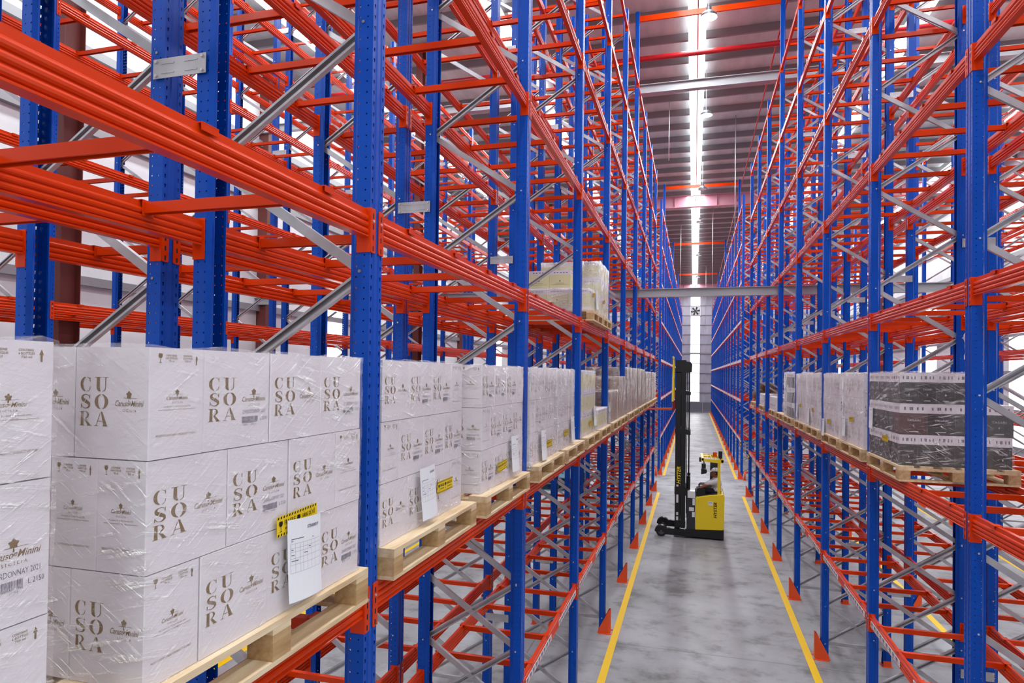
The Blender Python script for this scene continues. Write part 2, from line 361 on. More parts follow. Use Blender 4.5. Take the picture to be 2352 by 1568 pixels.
def leaf(mb, cx, cy, r, fn, mi):
    pts = []
    for k in range(20):
        a = PI/2+2*PI*k/20; rr = r*(1.0 if k % 4 == 0 else (.62 if k % 2 == 0 else .78)); pts.append((cx+rr*math.cos(a), cy+rr*math.sin(a)*.95))
    for k in range(20): mb.face([fn((cx, cy)), fn(pts[k]), fn(pts[(k+1) % 20])], mi)
    mb.face([fn((cx-.002, cy-r*1.4)), fn((cx+.002, cy-r*1.4)), fn((cx+.001, cy)), fn((cx-.001, cy))], mi)
def rect(mb, x0, x1, y0, y1, fn, mi): mb.face([fn((x0, y0)), fn((x1, y0)), fn((x1, y1)), fn((x0, y1))], mi)
def logo(mb, cx, y, w, fn, mi):
    leaf(mb, cx-.02*w, y+w*.26, w*.11, fn, mi)
    mb.geo(textw('Caruso', cx-w*.5, cx-.02*w, y, w*.14, .35, .012), lambda p: fn(p), mi)
    mb.geo(textw('e', cx-.02*w, cx+.05*w, y+w*.03, w*.10, .3, .01), lambda p: fn(p), mi)
    mb.geo(textw('Minini', cx+.05*w, cx+w*.5, y, w*.14, .35, .012), lambda p: fn(p), mi)
    rect(mb, cx-w*.2, cx+w*.26, y+w*.185, y+w*.195, fn, mi)
    mb.geo(textw('S I C I L I A', cx-w*.24, cx+w*.24, y-w*.13, w*.065, 0, .005), lambda p: fn(p), mi)
def glass(mb, cx, y, h, fn, mi):
    w = h*.30
    mb.face([fn((cx-w*.8, y+h)), fn((cx-w, y+h*.75)), fn((cx-w*.6, y+h*.52)), fn((cx+w*.6, y+h*.52)), fn((cx+w, y+h*.75)), fn((cx+w*.8, y+h))][::-1], mi)
    rect(mb, cx-w*.12, cx+w*.12, y+.06*h, y+h*.52, fn, mi); rect(mb, cx-w*.6, cx+w*.6, y, y+h*.06, fn, mi)
def arrow(mb, cx, y, h, fn, mi):
    w = h*.17; rect(mb, cx-w*.5, cx+w*.5, y, y+h*.55, fn, mi); mb.face([fn((cx-w*1.2, y+h*.55)), fn((cx+w*1.2, y+h*.55)), fn((cx, y+h))], mi)
L_, W_, H_ = .300, .195, .296
def long_print(mb, fn, full):
    h = H_; L = L_
    for r, (a, b) in enumerate((('C', 'U'), ('S', 'O'), ('R', 'A'))):
        y = h*(.60-.155*r); glyph(mb, a, L*.07, y, L*.165, h*.13, fn, 1); glyph(mb, b, L*.275, y, L*.185, h*.13, fn, 1)
    logo(mb, L*.745, h*.475, L*.38, fn, 1)
    if full:
        mb.geo(textw('CHARDONNAY 2021', L*.56, L*.93, h*.345, h*.045, 0, -.005), lambda p: fn(p), 2)
        x = L*.555; rnd = random.Random(3)
        while x < L*.80:
            w = rnd.choice((.0009, .0015, .0022)); rect(mb, x, x+w, h*.245, h*.315, fn, 2); x += w+rnd.choice((.0009, .0014))
        mb.geo(textw('L 2150', L*.845, L*.96, h*.265, h*.04), lambda p: fn(p), 2)
        mb.geo(textw('026920', L*.58, L*.65, h*.22, h*.018), lambda p: fn(p), 2); mb.geo(textw('160101', L*.70, L*.77, h*.22, h*.018), lambda p: fn(p), 2)
def short_print(mb, fn):
    h = H_; w = W_
    glass(mb, w*.18, h*.865, h*.085, fn, 1); arrow(mb, w*.85, h*.85, h*.09, fn, 1)
    for s_, x0, x1, y in (('CONTIENE', .28, .47, .925), ('6 BOTTIGLIE', .27, .48, .90), ('75 cl', .33, .42, .875), ('CONTAINS', .59, .76, .925), ('6 BOTTLES', .59, .77, .90), ('750 ml', .62, .74, .875)):
        mb.geo(textw(s_, w*x0, w*x1, h*y, h*.018, 0, .012), lambda p: fn(p), 1)
    logo(mb, w*.5, h*.53, w*.40, fn, 1)
    mb.geo(textw('Via Salemi, 3 - 91025 Marsala (TP)', w*.25, w*.75, h*.462, h*.014), lambda p: fn(p), 1)
    mb.geo(textw('www.carusoeminini.it | info@carusoeminini.it', w*.16, w*.84, h*.435, h*.013), lambda p: fn(p), 1)
    mb.geo(textw('PRODOTTO IN ITALIA • PRODUCT OF ITALY', w*.12, w*.86, h*.20, h*.02, 0, .008), lambda p: fn(p), 1)
def carton_mesh(full, prints=True):
    mb = MB(); L, Wd, h = L_/2, W_/2, H_; e = .003
    poly = [(-L+e, -Wd), (L-e, -Wd), (L, -Wd+e), (L, Wd-e), (L-e, Wd), (-L+e, Wd), (-L, Wd-e), (-L, -Wd+e)]
    mb.prism(poly, 0.001, h, 'z', 0)
    o = .0006
    if prints:
        long_print(mb, lambda p: (p[0]-L, -Wd-o, p[1]), full); long_print(mb, lambda p: (L-p[0], Wd+o, p[1]), full)
        short_print(mb, lambda p: (-L-o, Wd-p[0], p[1])); short_print(mb, lambda p: (L+o, p[0]-Wd, p[1]))
    return mb.mesh('carton', [M['carton'], M['gold'], M['ink']])
CART = carton_mesh(False); CARTF = carton_mesh(True)
def banded_carton(kind):
    """cream cartons with white bands, or black cartons with a white lid"""
    mb = MB(); L, Wd, h = .155, .1, .296; o = .0008
    if kind == 'cream':
        mb.box(-L, L, -Wd, Wd, .001, h*.16, 0); mb.box(-L, L, -Wd, Wd, h*.16, h*.80, 1); mb.box(-L, L, -Wd, Wd, h*.80, h, 0)
        mats = [M['carton'], M['cream'], M['ink']]
    else:
        mb.box(-L, L, -Wd, Wd, .001, h, 1); mb.box(-L-.002, L+.002, -Wd-.002, Wd+.002, h*.70, h+.001, 0)
        mats = [M['carton'], M['maroon'] if kind == 'maroon' else M['blackc'], M['ink'] if kind == 'x' else M['bolt']]
    for fn, w in ((lambda p: (p[0]-L, -Wd-o-.002, p[1]), 2*L), (lambda p: (L-p[0], Wd+o+.002, p[1]), 2*L), (lambda p: (-L-o-.002, Wd-p[0], p[1]), 2*Wd), (lambda p: (L+o+.002, p[0]-Wd, p[1]), 2*Wd)):
        if kind == 'cream':
            leaf(mb, w*.5, h*.50, .012, fn, 2); rect(mb, w*.3, w*.7, h*.38, h*.39, fn, 2); rect(mb, w*.1, w*.9, h*.31, h*.317, fn, 2)
            for a in (.2, .34, .5, .64, .78): rect(mb, w*a, w*(a+.08), h*.88, h*.92, fn, 2)
        else:
            mb.geo(textw('TASARI', w*.25, w*.75, h*.44, h*.07), lambda p: fn(p), 2); leaf(mb, w*.5, h*.30, .009, fn, 2)
            rect(mb, w*.34, w*.66, h*.09, h*.115, fn, 2)
            for a in (.15, .35, .42, .62, .8): rect(mb, w*a, w*(a+.06), h*.80, h*.90, lambda p, fn=fn: fn(p), 3)
    if kind != 'cream': mats.append(M['ink'])
    return mb.mesh('carton', mats)
CREAM = banded_carton('cream'); BLK = banded_carton('black'); MAR = banded_carton('maroon')
def plain_carton(m, tape=True):
    mb = MB(); L, Wd, h = .2, .15, .3; mb.prism([(-L+.004, -Wd), (L-.004, -Wd), (L, -Wd+.004), (L, Wd-.004), (L-.004, Wd), (-L+.004, Wd), (-L, Wd-.004), (-L, -Wd+.004)], .001, h-.002)
    for s_ in (-1, 1): rect(mb, -.03, .03, .22, .30, lambda p: (p[0], s_*(Wd+.001), p[1]), 1); rect(mb, -.08, .08, .10, .13, lambda p: (p[0], s_*(Wd+.001), p[1]), 1)
    for s_ in (-1, 1): rect(mb, -.02, .02, .22, .30, lambda p: (s_*(L+.001), p[0], p[1]), 1)
    return mb.mesh('carton', [m, M['ink']])
BROWN = plain_carton(M['brown']); WHITEP = plain_carton(M['carton'])

# ------------------------------------------------------------------ pallet
def pallet_meshes():
    a = .60; b = .50    # half length along Y, half depth along X
    d = MB()
    xs = [-b, -b+.13, -.24, -.06, .06, .24, b-.13, b]
    for x0, w in ((-b, .13), (-.31, .10), (-.13, .10), (.03, .10), (.21, .10), (b-.13, .13)):
        d.box(x0, x0+w, -a, a, .126, .148)
    for y in (-a, -.05, a-.10): d.box(-b, b, y, y+.10, .106, .1255)
    bt = MB()
    for x in (-b, -.05, b-.10): bt.box(x, x+.10, -a, a, .0, .018)
    for y in (-a, a-.10): bt.box(-b+.1, b-.1, y, y+.10, .0, .0175)
    bl = MB().box(-.05, .05, -.05, .05, .018, .106)
    return d.mesh('top_deck', [M['wood']]), bt.mesh('bottom_deck', [M['wood']]), bl.mesh('block', [M['block']])
PD, PB, PBL = pallet_meshes()
def pallet(x, y, z, label, group='wooden pallets on the loaded rack level', det=True):
    t = thing('wooden_pallet', label, 'pallet', (x, y, z), group)
    inst('top_deck', PD, t); inst('bottom_deck', PB, t)
    for bx in (-.45, 0, .45):
        for by in (-.55, 0, .55): inst('block', PBL, t, (bx, by, 0))
    return t

# ------------------------------------------------------------------ stretch film shell round a load
def film(x0, x1, y0, y1, z0, z1, label, mt='wrap', bulge=.012, seed=0, group='stretch film round the pallet loads'):
    rnd = random.Random(seed); mb = MB(); e = .003; x0 -= e; x1 += e; y0 -= e; y1 += e
    nz = 12; per = []
    def side(ax, ay, bx, by, n):
        for k in range(n): per.append((ax+(bx-ax)*k/n, ay+(by-ay)*k/n))
    nx = max(4, int((x1-x0)/.09)); ny = max(4, int((y1-y0)/.09))
    side(x0, y0, x1, y0, nx); side(x1, y0, x1, y1, ny); side(x1, y1, x0, y1, nx); side(x0, y1, x0, y0, ny)
    n = len(per); cx, cy = (x0+x1)/2, (y0+y1)/2; R = []
    for j in range(nz+1):
        for (px, py) in per:
            z = z0+(z1-z0)*j/nz; r = rnd.uniform(0, .004)
            mb.v.append((px+math.copysign(r, px-cx), py+math.copysign(r, py-cy), z+(rnd.uniform(-.004, .012) if j == nz else 0)))
    for j in range(nz):
        for k in range(n): mb.f.append((j*n+k, j*n+(k+1) % n, (j+1)*n+(k+1) % n, (j+1)*n+k)); mb.m.append(0)
    i = len(mb.v)      # a crumpled rim folded inwards over the top
    for q, (sc, dz) in enumerate(((.93, bulge), (.86, bulge*.6), (.72, .004))):
        for (px, py) in per: mb.v.append((cx+(px-cx)*sc, cy+(py-cy)*sc, z1+dz*rnd.uniform(-.1, 1.3)))
    prev = nz*n
    for q in range(3):
        cur = i+q*n
        for k in range(n): mb.f.append((prev+k, prev+(k+1) % n, cur+(k+1) % n, cur+k)); mb.m.append(0)
        prev = cur
    o = obj('stretch_film', mb, M[mt], smooth=True); tag(o, label, 'stretch film', group); return o

# ------------------------------------------------------------------ pallet racking
P = 2.8197; Y0 = 2.7115; GAP = 4.3095
def Yk(k): return Y0+k*P if k <= 8 else Y0+8*P+GAP+(k-9)*P
LZ = [1.4976, 3.213, 4.9452, 6.6746, 8.3848, 10.0841, 11.7874]   # undersides of the beam connectors
TOPZ = 12.27
DEP = .97; BL = P-.12
def post_mesh(h):
    # rolled open section, front at x=0, opening towards -x
    line = [(0, -.013), (-.004, -.018), (-.004, -.028), (0, -.033), (0, -.060), (-.072, -.060), (-.092, -.042), (-.104, -.042)]
    line = [(x, -y) for x, y in line[::-1]]+line      # +y side first
    t = .0035; mb = MB(); out = []; inn = []
    for k, (x, y) in enumerate(line):
        x0, y0 = line[max(k-1, 0)]; x1, y1 = line[min(k+1, len(line)-1)]; d = math.hypot(x1-x0, y1-y0); nx, ny = (y1-y0)/d, -(x1-x0)/d
        out.append((x, y)); inn.append((x+nx*t, y+ny*t))
    mb.prism(out+inn[::-1], 0.0, h, 'z', 0)
    return mb.mesh('upright_post', [M['blue']])
POST = post_mesh(TOPZ); POST_T = post_mesh(13.75)
def beam_mesh():
    h0 = .07; h1 = .198; mb = MB()
    f = [(0, 0), (0, .016), (-.006, .024), (-.006, .034), (0, .042), (0, .056), (-.006, .064), (-.006, .074), (0, .082), (0, .098), (-.008, .104), (-.008, .128)]
    f = [(0, 0), (0, .006)]
    for c in (.026, .056, .086):      # three rolled ribs
        f += [(-.012+.012*math.cos(t), c+.014*math.sin(t)) for t in (-1.45, -.95, -.4, .2, .7, 1.1, 1.45)]
    f += [(-.011, .102), (-.011, .128)]
    poly = [(-.048-x, z) for x, z in f[::-1]]
    poly = poly+f
    mb.prism([(x-.004, z+h0) for x, z in poly], -BL/2+.003, BL/2-.003, 'y', 0); return mb
def conn_mb(s, mb=None, y=0.):
    """connector at beam end s=+-1: plate on the post's side and leg over its front, with hook slots"""
    mb = mb or MB()
    mb.box(-.066, .004, min(y-.004*s, y), max(y-.004*s, y), 0, .205, 0)
    a, b = (y, y+.044) if s > 0 else (y-.044, y)
    mb.prism([(a, .006), (a+.006, 0), (b-.006, 0), (b, .006), (b, .199), (b-.006, .205), (a+.006, .205), (a, .199)], .0005, .005, 'x', 0)
    for z in (.02, .07, .12, .17): mb.box(.0052, .0058, (a+b)/2-.005, (a+b)/2+.005, z-.012, z+.012, 1)
    c = ((a+b)/2, .145); mb.tube([(.005, c[0], c[1]), (.010, c[0], c[1])], .007, 6, 2)
    return mb
BEAM = beam_mesh().mesh('load_beam', [M['orange']])
CONN = {s: conn_mb(s).mesh('beam_connector', [M['orange'], M['dark'], M['bolt']]) for s in (-1, 1)}
_b = beam_mesh(); conn_mb(1, _b, BL/2); conn_mb(-1, _b, -BL/2); BEAMC = _b.mesh('load_beam', [M['orange'], M['dark'], M['bolt']])
def label_mb():
    mb = MB(); rnd = random.Random(8)
    for a, b in ((-1.27, -.20), (.20, 1.27)):
        mb.box(-.003, .0015, a, b, .085, .150, 0); y = a+.02
        while y < b-.12:
            z = .095; w = .07
            for k in range(9): mb.box(.0015, .002, y+k*.0075, y+k*.0075+.004, z+.015, z+.048, 1)
            rect(mb, y, y+w, z+.001, z+.008, lambda p: (.0021, p[0], p[1]), 1); y += .115
    return mb
LABEL = label_mb().mesh('beam_face_strip', [M['label'], M['ink']])
FAR_STRIP = MB().box(-.003, .0015, -BL/2+.03, BL/2-.03, .078, .176, 0).box(-.0075, -.0065, -BL/2+.03, BL/2-.03, .176, .195, 0).mesh('beam_face_strip', [M['label'], M['ink']])  # far racks: plain white strip over nearly the whole beam face, no print
def bar_mesh():
    # support bar between front and rear beams, x from -.052 to -(DEP-.052)
    mb = MB(); x0 = -(DEP-.050); x1 = -.050; z1 = .190
    prof = [(-.022, z1), (.022, z1), (.022, z1-.048), (.014, z1-.048), (.014, z1-.008), (-.014, z1-.008), (-.014, z1-.048), (-.022, z1-.048)]
    i = len(mb.v); n = len(prof)
    mb.v += [(x0, y, z) for y, z in prof]+[(x1, y, z) for y, z in prof]
    for k in range(n): mb.f.append((i+k, i+n+k, i+n+(k+1) % n, i+(k+1) % n)); mb.m.append(0)
    for xf, s in ((0, 1), (-DEP, -1)):      # hooked tabs over the beams
        a, b = sorted((xf-s*.056, xf-s*.000)); mb.box(a, b, -.036, .036, .198, .2015)
        a, b = sorted((xf-s*.004, xf-s*.0005)); mb.box(a, b, -.036, .036, .176, .2015)
        a, b = sorted((xf-s*.052, xf-s*.056)); mb.box(a, b, -.030, .030, .130, .2015)
    return mb.mesh('support_bar', [M['orange']])
BAR = bar_mesh()
def brace_mesh(dz):
    mb = MB(); sd = -1 if dz < 0 else 1; xa, xb = -.05, -(DEP-.05)
    side = (0, sd, 0); mb.chan((xa, -.012*sd, 0), (xb, -.012*sd, dz), .048, .028, .003, 0, side)
    for x, z in ((xa-.008*0, 0), (xb, dz)): mb.tube([(x, -.064, z), (x, .064, z)], .008, 6, 1)
    return mb.mesh('diagonal_brace', [M['galv'], M['bolt']])
HP = 1.153
BR_U = brace_mesh(.575); BR_D = brace_mesh(-.575); BR_H = brace_mesh(0.0)
FOOT = MB().box(-.125, .03, -.075, .075, 0, .008).box(-.105, .004, -.064, -.061, .008, .09).box(-.105, .004, .061, .064, .008, .09).mesh('base_plate', [M['guard_orange']])
def guard_mesh():
    mb = MB(); t = .005
    o = [(-.10, -.105), (.06, -.085), (.095, -.04), (.095, .04), (.06, .085), (-.10, .105)]
    z = [.06, .37, .40, .40, .37, .06]; n = len(o); i = len(mb.v)
    inn = [(x-t, y*(1-t/.1)) for x, y in o]
    mb.v += [(x, y, 0) for x, y in o]+[(x, y, zz) for (x, y), zz in zip(o, z)]+[(x, y, 0) for x, y in inn]+[(x, y, zz) for (x, y), zz in zip(inn, z)]
    for k in range(n-1):
        mb.f += [(i+k, i+k+1, i+n+k+1, i+n+k), (i+2*n+k, i+3*n+k, i+3*n+k+1, i+2*n+k+1), (i+n+k, i+n+k+1, i+3*n+k+1, i+3*n+k)]; mb.m += [0]*3
    for k in (0, n-1): mb.f.append((i+k, i+n+k, i+3*n+k, i+2*n+k)); mb.m.append(0)
    mb.box(-.10, .12, -.125, -.075, 0, .008); mb.box(-.10, .12, .075, .125, 0, .008)
    return mb.mesh('post_guard', [M['guard_orange']])
GUARD = guard_mesh()
SPACER = MB().box(-.16, .16, -.004, 0, -.05, .05).box(-.11, -.03, -.006, -.004, .02, .028).box(-.11, -.03, -.006, -.004, -.028, -.02).box(.03, .11, -.006, -.004, .02, .028).box(.03, .11, -.006, -.004, -.028, -.02)
for sx_ in (-.14, .14):
    for sz_ in (-.035, .035): SPACER.tube([(sx_, -.004, sz_), (sx_, -.012, sz_)], .008, 6, 1)
SPACER = SPACER.mesh('row_spacer', [M['galv'], M['bolt']])
STRIPE = MB().box(-.02, .006, -.064, .064, 0, .30).mesh('striped_corner_marker', [M['stripes']])
def rack(label, xr, ks, levels=range(7), guards='+', spacer=None, nlab=(0,), conn=False, ties=(), stripes=(), group=None, lm=None):
    """one bolted row of racking. xr = X of its right-hand post faces (they look to +X); left-hand faces at xr-DEP"""
    lm = lm or LABEL; xc = xr-DEP/2; root = thing('pallet_rack', label, 'pallet rack', (xc, Yk(ks[0]), 0), group)
    ox, oy = xc, Yk(ks[0]); d0 = lambda x, y, z: math.sqrt(x*x+y*y+(z-CZ)**2)
    parts = {}
    def add(kind, me, x, y, z, rz=0., sub=None):
        # far parts count by the size they show at
        yy = y if y > .3 else 60
        parts.setdefault(kind, []).append((d0(x, yy, z), me, (x-ox, y-oy, z), rz, sub))
    for k in ks:
        y = Yk(k); tall = k in ties; me = POST_T if tall else POST
        for xf, rz, s in ((xr, 0, '+'), (xr-DEP, PI, '-')):
            add('upright_post', me, xf, y, .008, rz); add('base_plate', FOOT, xf, y, 0, rz)
            if s == guards: add('post_guard', GUARD, xf, y, 0, rz)
            if k in stripes and s == guards: add('striped_corner_marker', STRIPE, xf, y, 1.35, rz); add('striped_corner_marker', STRIPE, xf, y, 6.9, rz)
        z = .25; add('diagonal_brace', BR_H, xr, y, .24)
        while z < 2.5:
            add('diagonal_brace', BR_U, xr, y, z); add('diagonal_brace', BR_D, xr, y, z+.575); z += .575
        z = 2.56; up = True
        while z < TOPZ-.6:
            add('diagonal_brace', BR_U if up else BR_D, xr, y, z if up else z+.575); z += .575; up = not up
        if spacer:
            for z in (1.15, 3.6, 5.92, 8.75, 11.2): add('row_spacer', SPACER, xr-DEP-.10 if spacer < 0 else xr+.10, y-.068, z)
    for a, b in zip(ks[:-1], ks[1:]):
        y = (Yk(a)+Yk(b))/2
        for li in levels:
            for xf, rz, s in ((xr, 0, '+'), (xr-DEP, PI, '-')):
                lab = (s == guards and li in nlab)
                add('load_beam', BEAM if conn else BEAMC, xf, y, LZ[li], rz, (conn, lab))
            for f in (-.375, -.125, .125, .375): add('support_bar', BAR, xr, y+f*BL, LZ[li])
    far_strips = []
    for kind, L in parts.items():
        L.sort(key=lambda t: t[0])
        for _, me, loc, rz, sub in L[:100]:
            o = inst(kind, me, root, loc, (0, 0, rz))
            if kind == 'load_beam':
                if sub[0]:
                    inst('beam_connector', CONN[1], o, (0, BL/2, 0)); inst('beam_connector', CONN[-1], o, (0, -BL/2, 0))
                if sub[1]: inst('beam_face_strip', lm, o)
        if len(L) > 100:
            mats = {'load_beam': [M['orange'], M['dark'], M['bolt']], 'diagonal_brace': [M['galv'], M['bolt']], 'support_bar': [M['orange']], 'row_spacer': [M['galv'], M['bolt']]}[kind]
            it = [((BEAMC if kind == 'load_beam' else me), loc, rz) for _, me, loc, rz, sub in L[100:]]
            merged(kind, it, mats, root)
            far_strips += [(lm, loc, rz) for _, me, loc, rz, sub in L[100:] if sub and sub[1]]
    if far_strips: merged('beam_face_strip', far_strips, [M['label'], M['ink']], root)
    return root
LK = list(range(-1, 9)); FK = list(range(9, 28))
XA, XB, XC, XD = -1.4283, -2.5983, -6.95, -8.12
XA2, XB2, XC2, XD2 = 1.9547+DEP, 1.9547+2*DEP+.2, 7.55+DEP, 7.55+2*DEP+.2
TIES = (5, 10, 15, 20)
rack('blue and orange pallet rack beside the aisle holding the gold-printed cartons', XA, LK, conn=True, nlab=(0,), spacer=-1, ties=TIES, stripes=(8,))
rack('blue and orange pallet rack standing back to back behind the white carton rack', XB, LK, guards='-', nlab=(0,), stripes=(8,))
rack('empty blue and orange rack across the second left aisle, nearer of its pair', XC, list(range(0, 9)), nlab=(0,), spacer=-1)
rack('empty blue and orange rack facing the white side wall', XD, list(range(0, 9)), guards='-', nlab=(0,))
rack('pallet rack beside the aisle holding the black cartons and the brown bundle', XA2, list(range(0, 9)), guards='-', conn=True, nlab=(0,), spacer=1, ties=TIES, stripes=(8,))
rack('pallet rack standing back to back behind the rack with the black cartons', XB2, list(range(0, 9)), nlab=(0,), stripes=(8,))
rack('pallet rack across the second right aisle, nearer of its pair', XC2, list(range(3, 9)), guards='-', nlab=(0,), spacer=1)
rack('pallet rack facing the side wall with the bright window strips', XD2, list(range(3, 9)), nlab=(0,))
FL = (0, 1, 2, 3, 4)
rack('long empty far rack beyond the cross aisle, behind the forklift mast', XA, FK, nlab=FL, lm=FAR_STRIP, spacer=-1, ties=TIES, stripes=(9,))
rack('long empty far rack beyond the cross aisle, opposite side from the forklift mast', XA2, FK, guards='-', nlab=FL, lm=FAR_STRIP, spacer=1, ties=TIES, stripes=(9,))
rack('far rack beyond the cross aisle, back to back behind the run by the forklift mast', XB, FK, guards='-')
rack('far rack beyond the cross aisle, back to back behind the run opposite the forklift', XB2, FK)
rack('far rack beyond the cross aisle near the white side wall', XC, FK[:12])
rack('far rack beyond the cross aisle near the wall with window strips', XC2, FK[:14], guards='-')

# ------------------------------------------------------------------ overhead orange ties between tall posts
for i, k in enumerate(TIES):
    y = Yk(k); mb = MB(); x0, x1 = XA, XA2-DEP
    mb.prism([(-.025, -.07), (.025, -.07), (.025, -.03), (.019, -.02), (.025, -.01), (.025, .07), (-.025, .07)], x0, x1, 'x')
    mb.box(x0, x0+.006, -.05, .05, -.10, .10); mb.box(x1-.006, x1, -.05, .05, -.10, .10)
    o = obj('overhead_tie_beam', mb, M['orange'], None, (0, y, 13.58))
    tag(o, ['orange tie beam high over the aisle, largest, nearest the red pipe', 'orange tie beam over the aisle just short of the first pink rafter', 'orange tie beam over the aisle between the two pink rafters, larger', 'orange tie beam over the aisle just above the last pink rafter'][i], 'tie beam', 'orange ties over the aisle')

# ------------------------------------------------------------------ red end barriers at the cross aisle
def barrier(x0, x1, y, s, lab):
    mb = MB(); y1 = y+s*.28; z = .32; xa, xb = min(x0, x1), max(x0, x1)
    pts = [(xa, y, .008), (xa, y, z-.12), (xa, y+s*.03, z-.03), (xa+.02, y1-s*.1, z), (xa+.15, y1, z), (xb-.15, y1, z), (xb-.02, y1-s*.1, z), (xb, y+s*.03, z-.03), (xb, y, z-.12), (xb, y, .008)]
    mb.tube(pts, .042, 10); mb.box(xa-.07, xa+.07, y-.07, y+.07, 0, .01); mb.box(xb-.07, xb+.07, y-.07, y+.07, 0, .01)
    tag(obj('end_barrier', mb, M['guard_orange'], smooth=True), lab, 'barrier', 'tube barriers at the cross aisle')
ye = Yk(8)+.15; yf = Yk(9)-.45
barrier(XB-DEP+.2, XA-.15, ye, 1, 'orange tube barrier at the end of the near rack on the forklift fork side')
barrier(XB-DEP+.2, XA-.15, yf, 1, 'orange tube barrier before the far rack behind the forklift mast')
barrier(XA2-DEP+.15, XB2-.2, ye, 1, 'orange tube barrier at the end of the near rack behind the forklift body')
barrier(XA2-DEP+.15, XB2-.2, yf, 1, 'orange tube barrier before the far rack on the side of the forklift body')

# ------------------------------------------------------------------ the building
struct('floor', MB().box(-WX, WX, YBEG, YEND+1, -.2, 0), M['floor'])
def fline(x0, x1, y0, y1): return MB().box(x0, x1, y0, y1, .0005, .003)
n = 0
for x, ya, yb in ((-1.245, -2, 25.0), (-1.245, 29.3, YEND-.5), (1.775, -2, 25.2), (1.775, 29.3, YEND-.5), (4.24, 3, 25.2), (7.37, 3, 25.2), (-3.74, 0, 25.2), (-6.78, 3, 25.2), (4.24, 29.3, 70), (-3.74, 29.3, 70)):
    n += 1; struct('trim_%d' % n, fline(x-.055, x+.055, ya, yb), M['lineyellow'])
# roof sheet cut by the skylight strips
xs = [-WX]
for x in SKY_X: xs += [x-.24, x+.24]
xs.append(WX); mb = MB()
for a, b in zip(xs[::2], xs[1::2]): mb.box(a, b, YBEG, YEND+.2, ROOF, ROOF+.05)
struct('ceiling', mb, M['roof'])
for i, x in enumerate(SKY_X):
    struct('window_%d' % (i+1), MB().box(x-.24, x+.24, YBEG, YEND+.2, ROOF-.24, ROOF-.23), M['skyl'])
# purlins across, every eighth hung on a rafter
PU = MB().prism([(0, 0), (.075, 0), (.075, .018), (.012, .012), (.012, .225), (.0, .225)], -WX, WX, 'x').mesh('roof_purlin', [M['purlin']])
j = 0; y = 1.3
while y < YEND-.5:
    o = inst('trim_%d' % (100+j), PU, None, (0, y, ROOF-.226)); o['kind'] = 'structure'; y += 1.39; j += 1
FRAMES = [0.4, 17.9, 36.3, 54.0, 71.5]
n = 200
for y in (FRAMES[2], FRAMES[4]):
    mb = MB().box(-WX, WX, -.12, .12, -.02, 0).box(-WX, WX, -.12, .12, -.62, -.60).box(-WX, WX, -.01, .01, -.60, -.02)
    for k in range(-12, 13): mb.box(k*1.1-.008, k*1.1+.008, -.10, .10, -.60, -.02)
    o = struct('trim_%d' % n, mb, M['raft'], (0, y, ROOF-.23)); n += 1
mb = MB()
for z, h in ((6.5, .22), (12.02, .24)):
    mb = MB().box(-WX, WX, -.09, .09, h-.012, h).box(-WX, WX, -.09, .09, 0, .012).box(-WX, WX, -.006, .006, .012, h-.012)
    o = obj('cross_tie_beam', mb, M['tie'], None, (0, 17.75, z))
    tag(o, 'grey steel beam across the hall, %s' % ('lower one just above the forklift mast' if z < 8 else 'upper one near the roof'), 'steel beam', 'grey beams across the hall')
for i, (x, y) in enumerate(((-8.02, 6.6), (-8.02, 17.9), (8.62, 17.9), (-8.02, 36.3), (8.62, 36.3), (-8.02, 53.6), (8.62, 53.6))):
    w = .09; mb = MB().box(-w, w, -.15, -.138, 0, ROOF-.25).box(-w, w, .138, .15, 0, ROOF-.25).box(-.006, .006, -.138, .138, 0, ROOF-.25).box(-.095, .095, -.17, .17, 0, .03)
    o = obj('steel_column', mb, M['wcol'], None, (x, y, 0)); lab = ['brown-red steel column by the white side wall, widest in view', 'brown-red steel column behind the second left rack pair, second widest', 'brown-red column among the racks on the window strip side, nearer', 'brown-red column beyond the cross aisle on the white wall side', 'dark column beyond the cross aisle on the window strip side', 'farthest brown-red column on the white wall side', 'farthest brown-red column on the window strip side'][i]
    tag(o, lab, 'column', 'brown-red steel columns')
# side walls with girts
def side_wall(s, name, strips):
    x = s*WX; mb = MB(); a, b = sorted((x, x+s*.08)); ys = [YBEG]
    for y0, y1 in strips: ys += [y0, y1]
    ys.append(YEND)
    for p, q in zip(ys[::2], ys[1::2]): mb.box(a, b, p, q, 0, ROOF)
    for y0, y1 in strips: mb.box(a, b, y0, y1, 0, 1.3); mb.box(a, b, y0, y1, 9.0, ROOF)
    struct(name, mb, M['sidewall'])
    g = MB(); xi = x-s*.001
    for z in (1.3, 2.9, 4.6, 6.3, 8.0, 9.8, 11.6): p, q = sorted((xi, xi-s*.14)); g.box(p, q, YBEG, YEND, z, z+.012).box(p, q, YBEG, YEND, z+.188, z+.2); p, q = sorted((xi-s*.13, xi-s*.14)); g.box(p, q, YBEG, YEND, z+.012, z+.188)
    struct('trim_%d' % (300 if s < 0 else 301), g, M['girt'])
    g = MB()
    for y in FRAMES: p, q = sorted((xi, xi-s*.35)); g.box(p, q, y-.13, y+.13, 0, ROOF-.24)
    struct('trim_%d' % (302 if s < 0 else 303), g, M['wcol'])
RS = [(9.2, 10.9), (20.0, 21.8), (31.6, 34.0), (43.0, 45.8), (56, 58), (68, 70)]
side_wall(-1, 'wall_left', [(22, 23.5), (44, 45.5)]); side_wall(1, 'wall_right', RS)
for i, (a, b) in enumerate(RS):
    struct('window_%d' % (20+i), MB().box(WX+.01, WX+.04, a, b, 1.3, 9.0), M['skyl'])
